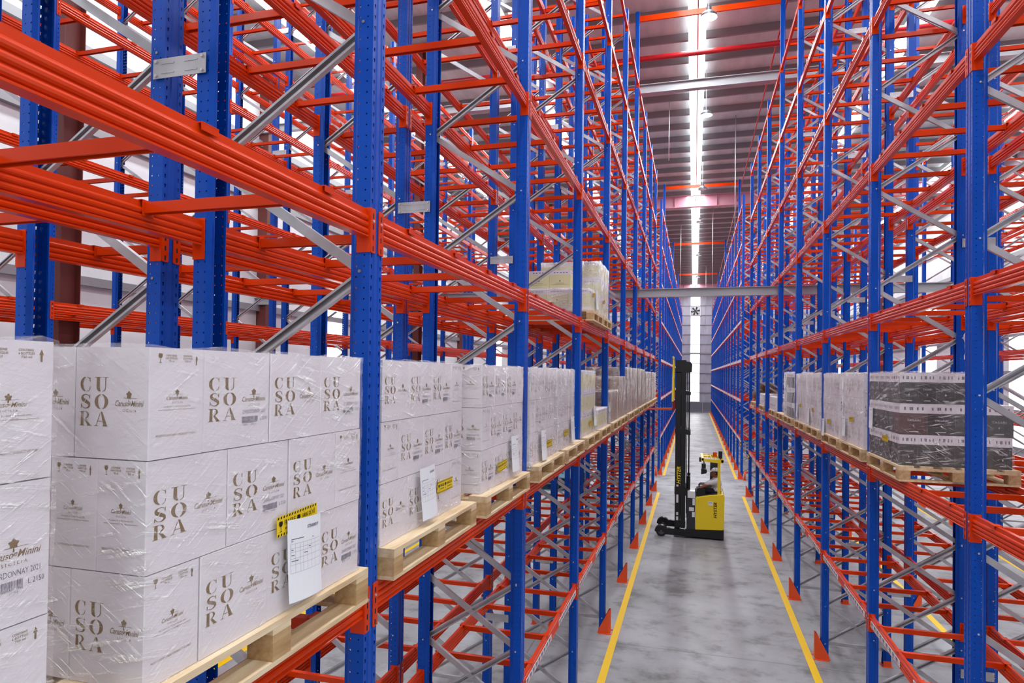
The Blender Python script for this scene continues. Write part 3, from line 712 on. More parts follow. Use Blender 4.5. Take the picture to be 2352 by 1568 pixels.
for i, (a, b) in enumerate(((22, 23.5), (44, 45.5))): struct('window_%d' % (30+i), MB().box(-WX-.04, -WX-.01, a, b, 1.3, 9.0), M['skyl'])
# end wall
wa, wb = -.45, .64
mb = MB()
for a, b in ((-WX, wa), (wb, WX)): mb.box(a, b, YEND, YEND+.08, 0, ROOF)
mb.box(wa, wb, YEND, YEND+.08, 0, 1.3); mb.box(wa, wb, YEND, YEND+.08, 11.62, 12.9)
struct('wall_back', mb, M['endwall'])
struct('window_40', MB().box(wa, wb, YEND+.02, YEND+.05, 1.3, 11.62), M['endglow']); struct('window_41', MB().box(wa, wb, YEND+.02, YEND+.05, 12.9, ROOF), M['endglow'])
g = MB()
for k in range(12):
    z = 1.2+1.17*k; h = .16 if k == 5 else .05; g.box(-WX, WX, YEND-.1, YEND-.002, z, z+h)
struct('trim_310', g, M['girt'])
g = MB()
for k in range(13): g.prism([(YEND-.05, .12+k*.085), (YEND-.04, .12+k*.085), (YEND-.12, .19+k*.085), (YEND-.13, .19+k*.085)], -WX, WX, 'x')
for x in range(-13, 14, 2): g.box(x*1.0, x+.05, YEND-.15, YEND-.03, .05, 1.2)
o = obj('louvre_vent', g, M['wallg']); tag(o, 'grey louvred vent band along the foot of the far end wall', 'vent')
# wall fan
f = thing('wall_fan', 'square exhaust fan in the end wall between the two bright window strips', 'fan', (.09, YEND-.12, 11.63))
mb = MB().box(-.62, .62, 0, .12, 0, .06).box(-.62, .62, 0, .12, 1.2, 1.26).box(-.62, -.56, 0, .12, 0, 1.26).box(.56, .62, 0, .12, 0, 1.26); obj('fan_frame', mb, M['whiteplate'], f)
obj('fan_back', MB().box(-.56, .56, .09, .11, .06, 1.2), M['galv'], f)
for k in range(6):
    a = k*PI/3+.2; c, s_ = math.cos(a), math.sin(a); mb = MB(); p = lambda r, t, d: (r*c-t*s_, .04+d, .63+r*s_+t*c)
    mb.face([p(.08, -.05, 0), p(.5, -.14, .02), p(.52, .08, -.02), p(.08, .05, 0)]); mb.face([p(.08, .05, .01), p(.52, .08, -.01), p(.5, -.14, .03), p(.08, -.05, .01)])
    obj('fan_blade', mb, M['black'], f)
obj('fan_hub', MB().tube([(0, 0, .63), (0, .08, .63)], .1, 14), M['black'], f)
# pipes, rods and lamps under the roof
def pipe(name, pts, r, m, lab, cat, grp=None): tag(obj(name, MB().tube(pts, r, 10), m, smooth=True), lab, cat, grp)
pipe('fire_main_pipe', [(-WX+.1, 18.9, 13.55), (WX-.1, 18.9, 13.55)], .075, M['pipe'], 'thick red pipe crossing the hall just under the roof', 'pipe')
pipe('sprinkler_pipe', [(2.15, 4, 13.75), (2.15, 70, 13.75)], .022, M['pipe'], 'thin red sprinkler pipe running along the right rack top', 'pipe', 'thin red sprinkler pipes')
pipe('sprinkler_pipe', [(.02, 4, 13.9), (.02, 74, 13.9)], .016, M['pipe'], 'thin red sprinkler pipe along the bright roof strip over the aisle', 'pipe', 'thin red sprinkler pipes')
pipe('sprinkler_riser', [(-13.2, 23.9, 0), (-13.2, 23.9, 13.6)], .09, M['pipe'], 'red upright pipe on the white side wall behind the racks', 'pipe')
for i, (x, y, z) in enumerate(((1.45, 26, 9.0), (1.0, 40, 7.8), (-.95, 24, 12.2), (-.9, 43, 8.9), (.95, 60, 8.5))):
    pipe('hanging_rod', [(x, y, z), (x, y, ROOF)], .014, M['bolt'], ['pale rod hanging from the roof by the right rack, thickest', 'pale rod hanging below the first pink rafter', 'short pale rod hanging from the roof by the left rack', 'pale rod hanging over the left side of the aisle beyond the first rafter', 'farthest pale rod hanging over the aisle'][i], 'rod', 'pale rods hanging from the roof')
for i, (x, y, lit) in enumerate(((.26, 15.9, 1), (.31, 21.9, 1), (.30, 30.6, 0), (.24, 37.2, 0), (.25, 47.5, 0), (.25, 58, 0))):
    lab = ['lit high-bay lamp above the nearest orange tie beam', 'lit round high-bay lamp by the bright roof strip, second over the aisle', 'dark domed high-bay lamp just below the second tie beam', 'dark domed high-bay lamp just below the first pink rafter', 'dark domed high-bay lamp, second below the first pink rafter', 'farthest dark high-bay lamp over the aisle'][i]
    t = thing('high_bay_lamp', lab, 'lamp', (x, y, 12.9), 'high-bay lamps over the aisle')
    prof = [(.2, 0), (.19, .06), (.13, .13), (.07, .17), (.06, .26), (.0, .28)]; mb = MB(); nn = 18
    for a in range(nn):
        for (r0, z0), (r1, z1) in zip(prof[:-1], prof[1:]):
            t0, t1 = 2*PI*a/nn, 2*PI*(a+1)/nn
            mb.face([(r0*math.cos(t0), r0*math.sin(t0), z0), (r0*math.cos(t1), r0*math.sin(t1), z0), (r1*math.cos(t1), r1*math.sin(t1), z1), (r1*math.cos(t0), r1*math.sin(t0), z1)])
    obj('lamp_shade', mb, M['lampoff'], t)
    mb = MB().tube([(0, 0, .005), (0, 0, .03)], .185, 18); obj('lamp_lens', mb, M['lamp'] if lit else M['whiteplate'], t)
    obj('suspension_rod', MB().tube([(0, 0, .27), (0, 0, 1.49)], .012, 6), M['bolt'], t)

# ------------------------------------------------------------------ loads on the pallets
ZB = LZ[1]+.2015; ZD = ZB+.1485      # beam top (level 2), pallet deck
ordn = ['first', 'second', 'third', 'fourth', 'fifth', 'sixth', 'seventh']
layn = {0: 'bottom', 1: 'middle', 2: 'top'}
FULLR = random.Random(11)
def white_stack(name, xf, y0, layers, side=-1, zd=ZD, nside=3, h=.2985, ymax=None, meshes=(CART, CARTF), kind='gold-printed white carton', Ll=.305, Sl=.195, Ld=.165, Sd=.25, group=None, dirx=-1, full=None, tight=1.):
    """xf = X of the aisle face; dirx=-1: load reaches towards -X. layers = strings of L (long face to the aisle) and S"""
    group = group or 'cartons on %s' % name
    for li, lay in enumerate(layers):
        y = y0; z = zd+h*li
        for i, c in enumerate(lay):
            w = (Ll if c == 'L' else Sl)*tight; dpt = Ld if c == 'L' else Sd
            reps = nside if i == 0 else 1
            for r in range(reps):
                me = meshes[1] if (FULLR.random() < .55 if full is None else (full >> (li*4+i)) & 1) else meshes[0]
                cx = xf+dirx*(dpt*(r+.5)); cy = y+w/2
                jx = FULLR.uniform(-.002, .002)
                if c == 'L': rz = PI/2 if dirx < 0 else -PI/2; sc = ((w-.003)/L_, (dpt-.003)/W_, h/.298)
                else: rz = 0 if dirx < 0 else PI; sc = ((dpt-.003)/L_, (w-.003)/W_, h/.298)
                o = inst('carton', me, None, (cx+jx, cy, z), (0, 0, rz), sc)
                where = ('%s along aisle face' % ordn[i]) if r == 0 else ('%s back on end face' % ordn[r])
                if len(layers) == 1: lab = '%s, %s, %s' % (kind, name, where)
                else: lab = '%s, %s, %s layer, %s' % (kind, name, layn[li], where)
                tag(o, lab, 'carton', group)
            y += w
NM = {0: 'cut-off corner stack', 1: 'largest white stack', 2: 'third white stack', 3: 'fourth white stack', 4: 'fifth white stack', 5: 'sixth white stack'}
# left rack, level 2
white_stack(NM[0], -1.36, .60, ['SSx'.replace('x', 'L')[:0]+'SLS'[:0]+'LS', 'SL', 'LS'], nside=1, full=0b1111_1111_0001_0000 | 0xff)
white_stack(NM[1], -1.36, 1.358, ['SLLL', 'LLLS', 'SLLL'], nside=3, full=0b1010_0010_1000)
white_stack(NM[2], -1.43, 2.80, ['LLLS', 'SLLL', 'LLLS'], nside=3, full=0b0110_1110_0000)
white_stack(NM[3], -1.41, 4.25, ['LLLS', 'SLLL', 'LLLS'], nside=4, full=0b0111_0111_0001)
white_stack(NM[4], -1.41, 5.63, ['LLLL', 'SLLL', 'LLLL'], nside=4, tight=.93)
white_stack(NM[5], -1.41, 6.86, ['LLL', 'LLL', 'LLL'], nside=1, tight=1.03)
white_stack('cream stack below the raised one', -1.42, 8.50, ['LLLS', 'SLLL', 'LLLS'], nside=4, meshes=(CREAM, CREAM), kind='cream white-banded carton')
white_stack('low single-layer stack', -1.40, 9.80, ['LLLS'], nside=4, meshes=(CREAM, CREAM), kind='cream white-banded carton')
PL = [(-1.34, .50-.03, 'bare wood pallet under the cut-off stack in the corner'), (-1.335, 1.91, 'bare wood pallet under the large stack before the nearest post'), (-1.355, 3.40, 'bare wood pallet under the first stack past the nearest post'), (-1.342, 4.78, 'bare wood pallet under the second stack past the nearest post'),
      (-1.335, 6.29, 'bare wood pallet under the first stack past the second post'), (-1.335, 7.63, 'bare wood pallet under the second stack past the second post'), (-1.335, 9.05, 'bare wood pallet under the cream cartons past the third post'), (-1.335, 10.36, 'bare wood pallet under the low stack beside the cream cartons'),
      (-1.335, 11.88, 'bare wood pallet under the lowest brown stack'), (-1.335, 13.2, 'bare wood pallet under the medium brown stack')]
names = ['first', 'second', 'third', 'fourth', 'fifth', 'sixth', 'seventh', 'eighth']
BY = []
for b in range(4):
    BY += [Yk(4+b)+.72, Yk(4+b)+2.06]
for i, y in enumerate(BY): PL.append((-1.335, y, 'bare wood pallet under the %s silvery wrapped stack from the near end' % names[i]))
for x, y, lab in PL: pallet(x-.5, y, ZB, lab)
FILMS = [(-2.0, -1.36, .62, 1.10, .893, 'clear film on the cut-off white stack in the corner'), (-2.12, -1.36, 1.358, 2.466, .893, 'clear film round the large white stack before the nearest post'), (-2.19, -1.43, 2.80, 3.905, .893, 'clear film round the first white stack past the nearest post'),
         (-2.17, -1.41, 4.25, 5.355, .893, 'clear film round the second white stack past the nearest post'), (-2.17, -1.41, 5.63, 6.78, .893, 'clear film round the first white stack past the second post'), (-2.0, -1.41, 6.86, 7.82, .893, 'clear film round the second white stack past the second post'),
         (-2.18, -1.42, 8.50, 9.62, .893, 'clear film round the cream stack past the third post'), (-2.14, -1.40, 9.80, 10.92, .3, 'clear film round the low stack beside the cream cartons')]
for i, (x0, x1, a, b, h, lab) in enumerate(FILMS): film(x0, x1, a, b, ZD-.03, ZD+h, lab, seed=i, mt='wrap' if i < 4 else 'wrapw')
def grid_stack(name, xf, dirx, y0, nl, ny, nx, me, kind, sx=1., sy=1., h=.3, zd=ZD, dims=(.4, .3), group=None, zh=None):
    for li in range(nl):
        for i in range(ny):
            for r in range(nx if i == 0 else 1):
                w = dims[0]*sy; d = dims[1]*sx; hh = zh or h
                o = inst('carton', me, None, (xf+dirx*d*(r+.5), y0+w*(i+.5), zd+hh*li), (0, 0, PI/2 if dirx < 0 else -PI/2), (sy*.995, sx*.995, hh/.3))
                where = ('%s along aisle face' % ordn[i]) if r == 0 else ('%s back on end face' % ordn[r])
                ln = ['bottom', 'second', 'third', 'fourth', 'fifth'][li]
                tag(o, '%s, %s, %s layer, %s' % (kind, name, ln, where), 'carton', group or 'cartons of %s' % name)
grid_stack('the lowest brown stack', -1.40, -1, 11.32, 2, 2, 2, BROWN, 'brown carton', 1.3, 1.4, zh=.27)
film(-2.2, -1.40, 11.32, 12.44, ZD-.03, ZD+.55, 'cloudy film round the lowest brown stack', 'wraps', seed=20)
grid_stack('the medium brown stack', -1.40, -1, 12.68, 3, 2, 2, BROWN, 'brown carton', 1.5, 1.35, zh=.265)
film(-2.3, -1.40, 12.68, 13.76, ZD-.03, ZD+.80, 'cloudy film round the medium brown stack', 'wraps', seed=21)
for i, y in enumerate(BY):
    z = 4-.0*i; hh = .25 if i < 4 else .235
    grid_stack('the %s silvery wrapped stack' % names[i], -1.40, -1, y-.55, 4, 2, 2 if i < 2 else 1, BROWN, 'brown carton', 1.5, 1.37, zh=hh)
    film(-2.3, -1.40, y-.55, y+.55, ZD-.03, ZD+hh*4, 'cloudy film round the %s silvery wrapped stack' % names[i], 'wraps', seed=30+i)
# cream stack one level higher
Z3 = LZ[2]+.2015
for y, lab in ((9.36, 'bare wood pallet one level up, under the low front cream cartons'), (10.39, 'bare wood pallet one level up, under the tall cream stack')):
    p = pallet(-1.34-.6, y, Z3, lab, 'wooden pallets one level higher'); p.rotation_euler = (0, 0, PI/2)
for row, y in enumerate((8.90, 9.10, 9.30, 9.50)):
    for li in range(2 if row == 1 else 1):
        for r in range(3 if row < 2 else 1):
            if li == 1 and r == 0: continue
            o = inst('carton', CREAM, None, (-1.40-.155-.31*r, y+.1, Z3+.1485+.298*li), (0, 0, 0), (.99, .98, 1))
            tag(o, 'cream carton, low part of raised load, %s layer, %s row, %s from aisle' % (layn[li], ordn[row], ordn[r]), 'carton', 'cream cartons of the low raised load')
for row in range(5):
    for li in range(3):
        for r in range(3 if row == 0 else 1):
            o = inst('carton', CREAM, None, (-1.40-.155-.31*r, 9.98+.2*row, Z3+.1485+.282*li), (0, 0, 0), (.99, .98, .945))
            tag(o, 'cream carton, tall part of raised load, %s layer, %s row, %s from aisle' % (layn[li], ordn[row], ordn[r]), 'carton', 'cream cartons of the tall raised load')
film(-2.33, -1.40, 9.88, 10.88, Z3+.14, Z3+.1485+.845, 'clear film round the tall part of the raised cream load', 'wraps', seed=51)
film(-2.33, -1.40, 8.90, 9.70, Z3+.14, Z3+.1485+.30, 'clear film round the low part of the raised cream load', 'wrapw', seed=52)
# right rack, level 2
def black_stack(name, x0, y0, nl, wide, group):
    for li in range(nl):
        odd = li % 2
        step = .235 if odd else .155; n = int(wide/step)
        if li == 2: n = 4
        for r in range(n):
            me = MAR if (odd and r == 0) else BLK
            sc = (step*.99/.31, 1.0, 1) if odd else (1., .775*.99, 1); rz = 0 if odd else PI/2
            dpt = .2 if odd else .31
            o = inst('carton', me, None, (x0+step*(r+.5), y0+dpt/2, ZD+.298*li), (0, 0, rz), sc)
            tag(o, '%s white-lidded carton, %s, %s layer, %s from aisle' % ('dark red' if me is MAR else 'black', name, layn[li], ordn[r] if r < 7 else 'last'), 'carton', group)
        if wide > .8:
            dp0 = .2 if odd else .31; st = .18 if odd else .2; q = 0
            y = y0+dp0
            while y+st < y0+1.12:
                o = inst('carton', BLK, None, (x0+.155, y+st/2, ZD+.298*li), (0, 0, 0), (1, st/.2*.99, 1))
                tag(o, 'black white-lidded carton, %s, %s layer, aisle face, %s from corner' % (name, layn[li], ordn[min(q+1, 6)]), 'carton', group); y += st; q += 1
black_stack('big black stack', 1.92, 7.05, 3, .95, 'black cartons of the big stack'); pallet(1.90+.5, 7.60, ZB, 'bare wood pallet under the big black stack')
film(1.92, 2.86, 7.05, 8.16, ZD-.02, ZD+.597, 'clear film round the lower layers of the big black stack', 'wrap', seed=60); film(1.92, 2.54, 7.05, 8.16, ZD+.58, ZD+.90, 'clear film round the top layer of the big black stack', 'wrap', seed=61)
RG = [(8.49, 3, 'first stack past the black one'), (9.80, 3, 'second stack past the black one'), (11.27, 3, 'third stack past the black one'), (12.62, 3, 'fourth stack past the black one')]
for i, (y, nl, nm) in enumerate(RG):
    white_stack(nm, 1.93, y, ['LLLS', 'SLLL', 'LLLS'], nside=4 if i % 2 == 0 else 1, dirx=1, tight=1.0)
    film(1.93, 2.75, y, y+1.11, ZD-.02, ZD+.90, 'cloudy film round %s' % nm, 'wrapw', seed=70+i); pallet(1.90+.5, y+.56, ZB, 'bare wood pallet under %s' % nm)
grid_stack('the tall mixed stack', 1.93, 1, 14.22, 3, 2, 2, BLK, 'black and white carton', 1.6, 1.35, dims=(.31, .2), zh=.31, group='cartons of the tall mixed stack')
grid_stack('the tall mixed stack far half', 1.93, 1, 15.06, 3, 1, 1, WHITEP, 'white carton', 1.6, 1.0, zh=.31, group='cartons of the tall mixed stack far half')
film(1.93, 2.57, 14.22, 15.46, ZD-.02, ZD+.94, 'clear film round the tall mixed stack', 'wraps', seed=80); pallet(2.40, 14.75, ZB, 'bare wood pallet under the tall mixed stack')
mb = MB().ell((0, 0, .17), (.3, .38, .17)).ell((.05, .1, .26), (.16, .2, .12)); o = obj('plastic_sack', mb, M['wrapw'], None, (2.25, 16.05, ZD), smooth=True); tag(o, 'clear plastic sack slumped beside the tall mixed stack', 'sack')
mb = MB().ell((0, 0, .14), (.26, .33, .13)); o = obj('sack_contents', mb, M['label'], None, (2.25, 16.05, ZD+.01), smooth=True); tag(o, 'pale goods inside the clear plastic sack', 'goods')
pallet(2.40, 16.12, ZB, 'bare wood pallet under the clear plastic sack')
for i, (y, nm) in enumerate(((17.05, 'the low white stack past the sack'), (19.75, 'the farther low white stack'))):
    grid_stack(nm, 1.93, 1, y, 1, 3, 3, WHITEP, 'white carton', 1., 1., zh=.33); film(1.93, 2.83, y, y+1.2, ZD-.02, ZD+.34, 'cloudy film round %s' % nm, 'wrapw', seed=90+i); pallet(2.40, y+.6, ZB, 'bare wood pallet under %s' % nm)
mb = MB()
for k, (x, z) in enumerate(((0, .22), (.40, .22), (.2, .45))): mb.tube([(x, -.55, z), (x, -.5, z), (x, .5, z), (x, .55, z)], [.16, .21, .21, .16], 16)
o = obj('wrapped_bundle', mb, M['olive'], None, (2.16, 23.3, ZD), smooth=True); tag(o, 'brown and green rolled bundle, last load before the cross aisle', 'bundle'); pallet(2.40, 23.3, ZB, 'bare wood pallet under the brown rolled bundle')
# papers and hazard stickers on the films
def sticker_mesh():
    mb = MB(); w, h = .24, .07
    rect(mb, 0, w, 0, h, lambda p: (0, p[0], p[1]), 0)
    fn = lambda p: (.0006, p[0], p[1])
    for k in range(15):
        for y in (0.002, h-.010): x = .004+k*.0158; mb.face([fn((x, y)), fn((x+.007, y)), fn((x+.010, y+.008)), fn((x+.003, y+.008))], 1)
    glass(mb, .022, .016, .036, fn, 1); glass(mb, .125, .016, .036, fn, 1)
    mb.geo(textw('FRAGILE', .042, .105, .036, .017, 0, .02), fn, 1); mb.geo(textw('HAND WITH CARE', .044, .102, .020, .008, 0, .02), fn, 1)
    mb.geo(textw('HÀNG DỄ VỠ', .148, .225, .036, .015, 0, .02), fn, 1); mb.geo(textw('VUI LONG NHE TAY', .150, .225, .020, .008, 0, .02), fn, 1)
    return mb.mesh('fragile_sticker', [M['yellow'], M['black']])
def paper_mesh():
    mb = MB(); n = 6; w, h = .20, .285; c = lambda x, y: (.004+.012*math.sin(x/w*3.0)+.010*(1-y/h)**2, x-.02*(y/h), y)
    for i in range(n):
        for j in range(n): mb.face([c(w*i/n, h*j/n), c(w*(i+1)/n, h*j/n), c(w*(i+1)/n, h*(j+1)/n), c(w*i/n, h*(j+1)/n)], 0)
    e = lambda p: (c(p[0], p[1])[0]+.001, c(p[0], p[1])[1], p[1])
    mb.geo(textw('STN000019', .10, .178, .245, .012, .1, .02), e, 1)
    for y in (.10, .128, .15, .172, .185, .20): 
        for k in range(8): rect(mb, .012+.022*k, .012+.022*(k+1), y, y+.0006, e, 1)
    for x in (.012, .035, .06, .075, .10, .125, .15, .188): 
        for k in range(4): rect(mb, x, x+.0006, .10+.025*k, .125+.025*k, e, 1)
    for y, x1 in ((.215, .08), (.208, .14), (.178, .12), (.16, .1), (.14, .05)): rect(mb, .016, x1, y, y+.0028, e, 1)
    return mb.mesh('paper_sheet', [M['paper'], M['ink']])
STK = sticker_mesh(); PAP = paper_mesh()
def stuck(me, name, cat, x, y, z, rz, tilt, lab, sc=1.): o = inst(name, me, None, (x, y, z), (tilt, 0, rz), (sc, sc, sc)); tag(o, lab, cat, 'yellow hazard stickers' if cat == 'sticker' else 'paper sheets taped to loads'); return o
X1 = -1.345
for (x, y, z, t, lab) in ((X1, 1.885, 3.835, .03, 'on the large white stack'), (-1.413, 3.47, 3.70, 0, 'on the first stack past the nearest post'), (-1.393, 4.60, 3.66, .05, 'on the second stack past the nearest post'), (-1.393, 6.25, 3.67, 0, 'on the first stack past the second post'), (-1.393, 7.15, 3.70, 0, 'on the second stack past the second post'), (-1.40, 9.0, 3.68, 0, 'on the cream stack')):
    stuck(STK, 'hazard_sticker', 'sticker', x, y, z, 0, t, 'yellow and black fragile sticker '+lab)
for (x, y, z, t, lab) in ((X1+.004, 1.935, 3.60, -.06, 'on the large white stack'), (-1.405, 3.22, 3.60, .04, 'on the first stack past the nearest post'), (-1.385, 4.93, 3.62, 0, 'on the second stack past the nearest post'), (-1.385, 5.97, 3.58, 0, 'on the first stack past the second post'), (-1.385, 7.50, 3.62, 0, 'on the second stack past the second post'), (-1.39, 9.32, 3.66, 0, 'on the cream stack')):
    stuck(PAP, 'paper_sheet', 'paper', x, y, z, 0, t, 'white paper sheet taped '+lab)
for (y, z, w, lab) in ((9.15, 3.84, 0, 'first stack'), (10.55, 3.72, 1, 'second stack'), (11.9, 3.82, 2, 'third stack'), (13.2, 3.84, 3, 'fourth stack')):
    stuck(STK, 'hazard_sticker', 'sticker', 1.915, y, z, PI, .05, 'yellow sticker on the %s past the black stack' % lab, .9)
    stuck(PAP, 'paper_sheet', 'paper', 1.912, y+.35, z-.20, PI, 0, 'white paper on the %s past the black stack' % lab, .9)
stuck(STK, 'hazard_sticker', 'sticker', 1.905, 7.6, 3.75, PI, 0, 'yellow sticker on the big black stack', .9); stuck(PAP, 'paper_sheet', 'paper', 1.905, 8.1, 3.85, PI, 0, 'white paper on the big black stack', .8)
stuck(STK, 'hazard_sticker', 'sticker', -1.385, 9.10, Z3+.34, 0, .2, 'yellow sticker on the low part of the raised cream load', .9); stuck(PAP, 'paper_sheet', 'paper', -1.385, 9.36, Z3+.2, 0, 0, 'white paper on the low part of the raised cream load', 1.); stuck(STK, 'hazard_sticker', 'sticker', -1.385, 10.2, Z3+.36, 0, .2, 'yellow sticker on the tall part of the raised cream load', .9)
# film rag hanging on the rear beam of the right rack
mb = MB(); rnd = random.Random(5); nx, nz = 9, 12
g = [[(rnd.uniform(-.02, .02), -.12+.26*i/nx+rnd.uniform(-.012, .012)+.05*(j/nz), .06-.40*j/nz*(1+.35*(i > 6))+rnd.uniform(-.012, .012)) for i in range(nx+1)] for j in range(nz+1)]
for j in range(nz):
    for i in range(nx): mb.face([g[j][i], g[j][i+1], g[j+1][i+1], g[j+1][i]])
o = obj('film_rag', mb, M['rag'], None, (2.86, 8.02, LZ[2]+.16)); tag(o, 'torn crumpled film hanging over an orange beam above the black stack', 'plastic film')
mb = MB()
for k in range(3): mb.box(-.5, .5, -.6, .6, .15*k, .15*k+.02); [mb.box(x, x+.1, y, y+.1, .15*k+.02, .15*k+.15) for x in (-.5, -.05, .4) for y in (-.6, -.05, .5)]
o = obj('plastic_pallet', mb, M['plastic'], None, (-3.05, 15.3, LZ[0]+.2015)); tag(o, 'light blue plastic pallets lying low in the rack behind, under the cream cartons', 'plastic pallet')

# ------------------------------------------------------------------ reach truck
T = thing('reach_truck', 'yellow and black reach truck standing across the aisle with its mast raised', 'forklift', (0, 18.8, 0))
YN, YF = -.60, .60
mb = MB().prism([(-.20, .06), (.80, .03), (.80, .30), (.30, .24), (-.20, .25)], YN+.03, YF-.03, 'y'); obj('chassis', mb, M['black'], T)
mb = MB()
poly = [(.07, .25), (.78, .285), (.80, .32), (.815, 1.20), (.79, 1.245), (.70, 1.235), (.40, 1.19), (.085, 1.125), (.065, 1.10)]
mb.prism(poly, YN, YF, 'y'); body = obj('body_panel', mb, M['tyellow'], T)
bv = body.modifiers.new('bevel', 'BEVEL'); bv.width = .03; bv.segments = 3; bv.limit_method = 'ANGLE'
obj('cockpit_opening', MB().prism([(.12, 1.13), (.72, 1.242), (.72, 1.252), (.12, 1.145)], YN+.08, YF-.08, 'y'), M['seat'], T)
mb = MB(); gtext = textw('HYSTER', 0, .42, 0, .085, .25, .035)
mb.geo(gtext, lambda p: (.62-p[1], YN-.003, .60+p[0])); obj('maker_lettering', mb, M['black'], T)
mb = MB().box(.40, .52, YN-.004, YN-.002, .93, 1.04); obj('number_plate', mb, M['whiteplate'], T)
mb = MB(); mb.geo(textw('RT 02', .42, .50, .99, .025, 0, .03), lambda p: (p[0], YN-.006, p[1])); obj('plate_lettering', mb, M['black'], T)
mb = MB().prism([(-.155, .25), (.06, .25), (.06, 1.08), (-.13, 1.08), (-.155, 1.05)], YN+.04, YF-.04, 'y'); obj('battery_box', mb, M['seat'], T)
mb = MB().box(-.14, .055, YN+.05, YN+.30, 1.09, 1.27); obj('white_cover', mb, M['whiteplate'], T)
for k, (x, z, w, h) in enumerate(((-.10, .74, .13, .10), (-.01, .90, .06, .18), (-.02, .58, .07, .14))): obj('warning_label', MB().box(x, x+w, YN+.036, YN+.038, z, z+h), M['whiteplate'], T)
for y in (YN+.09, YF-.09):
    mb = MB().prism([(-.80, .06), (.05, .04), (.05, .20), (-.60, .235), (-.80, .20)], y-.055, y+.055, 'y'); obj('support_leg', mb, M['black'], T)
    mb = MB().prism([(-.66, .14)]+[(-.83+.175*math.cos(a), .13+.175*math.sin(a)) for a in [PI*k/10 for k in range(1, 10)]]+[(-1.005, .14), (-.99, .12), (-.66, .12)], y-.075, y+.075, 'y'); obj('wheel_cover', mb, M['black'], T)
    wh = obj('load_wheel', MB().tube([(-.83, y-.07, .142), (-.83, y+.07, .142)], .14, 24), M['rubber'], T, smooth=False)
    obj('wheel_hub', MB().tube([(-.83, y-.074, .142), (-.83, y+.074, .142)], .085, 18, 0).tube([(-.83, y-.080, .142), (-.83, y+.080, .142)], .03, 10), M['lampoff'], wh)
obj('drive_wheel', MB().tube([(.62, -.1, .17), (.62, .06, .17)], .17, 24), M['rubber'], T)
# mast
mb = MB()
for y in (-.38, .38):
    mb.box(-.48, -.34, y-.05, y+.05, .20, 4.50); mb.box(-.33, -.21, y-.045, y+.045, .23, 4.48)
mb.box(-.48, -.22, -.34, .34, .24, .42); mb.box(-.46, -.25, -.34, .34, 4.3, 4.44)
mast = obj('mast', mb, M['black'], T)
mb = MB().prism([(-.49, 4.48), (-.18, 4.48), (-.13, 4.50), (-.06, 4.50), (-.05, 4.72), (-.09, 4.78), (-.20, 4.79), (-.21, 4.83), (-.49, 4.83)], -.43, .43, 'y'); obj('mast_head', mb, M['black'], mast)
for y in (-.30, .30):
    obj('lift_cylinder', MB().tube([(-.12, y, .3), (-.12, y, 1.65)], .045, 12).tube([(-.12, y, 1.65), (-.12, y, 4.5)], .018, 10), M['black'], mast); obj('lift_chain', MB().box(-.185, -.170, y-.02, y+.02, .5, 4.5), M['black'], mast)
for z, d in ((3.93, .12), (2.86, .15), (1.22, .22)):
    mb = MB().prism([(-.49, z+d*.6), (-.30, z+d*.65), (-.12, z+d*.35), (-.08, z), (-.08, z-d*.5), (-.14, z-d*.5), (-.30, z-d*.35), (-.49, z-d*.35)], -.44, .44, 'y'); obj('mast_crossbrace', mb, M['black'], mast)
mb = MB(); mb.geo(textw('HYSTER', 0, .47, 0, .10, .25, .035), lambda p: (-.335-p[1], -.432-.004, 1.44+p[0])); obj('mast_lettering', mb, M['tyellow'], mast)
for z, h in ((1.35, .06), (.92, .24), (.58, .08), (.44, .10)): obj('mast_label', MB().box(-.44, -.385, -.434, -.432, z, z+h), M['whiteplate'], mast)
# carriage and forks pointing at the rack
mb = MB().box(-.56, -.50, -.36, .36, 3.46, 3.72).box(-.50, -.48, -.30, .30, 3.5, 4.0); car = obj('fork_carriage', mb, M['red'], T)
for y in (-.28, .28):
    mb = MB().box(-.58, -.545, y-.06, y+.06, 3.44, 3.80); mb.prism([(-1.34, 3.445), (-1.34, 3.452), (-.58, 3.485), (-.55, 3.485), (-.55, 3.44)], y-.06, y+.06, 'y'); obj('fork', mb, M['fork'], car)
mb = MB().prism([(-.585, 3.69), (-.535, 3.69), (-.530, 3.95), (-.535, 4.75), (-.545, 4.94), (-.56, 4.94), (-.575, 4.3)], -.50, -.44, 'y').prism([(-.585, 3.69), (-.535, 3.69), (-.530, 3.95), (-.535, 4.75), (-.545, 4.94), (-.56, 4.94), (-.575, 4.3)], .44, .50, 'y')
mb.box(-.575, -.545, -.44, .44, 4.88, 4.93).box(-.58, -.54, -.44, .44, 4.3, 4.35).box(-.585, -.535, -.44, .44, 3.72, 3.78)
for y in (-.2, 0, .2): mb.box(-.57, -.55, y-.012, y+.012, 3.78, 4.9)
obj('load_backrest', mb, M['tyellow'], T)
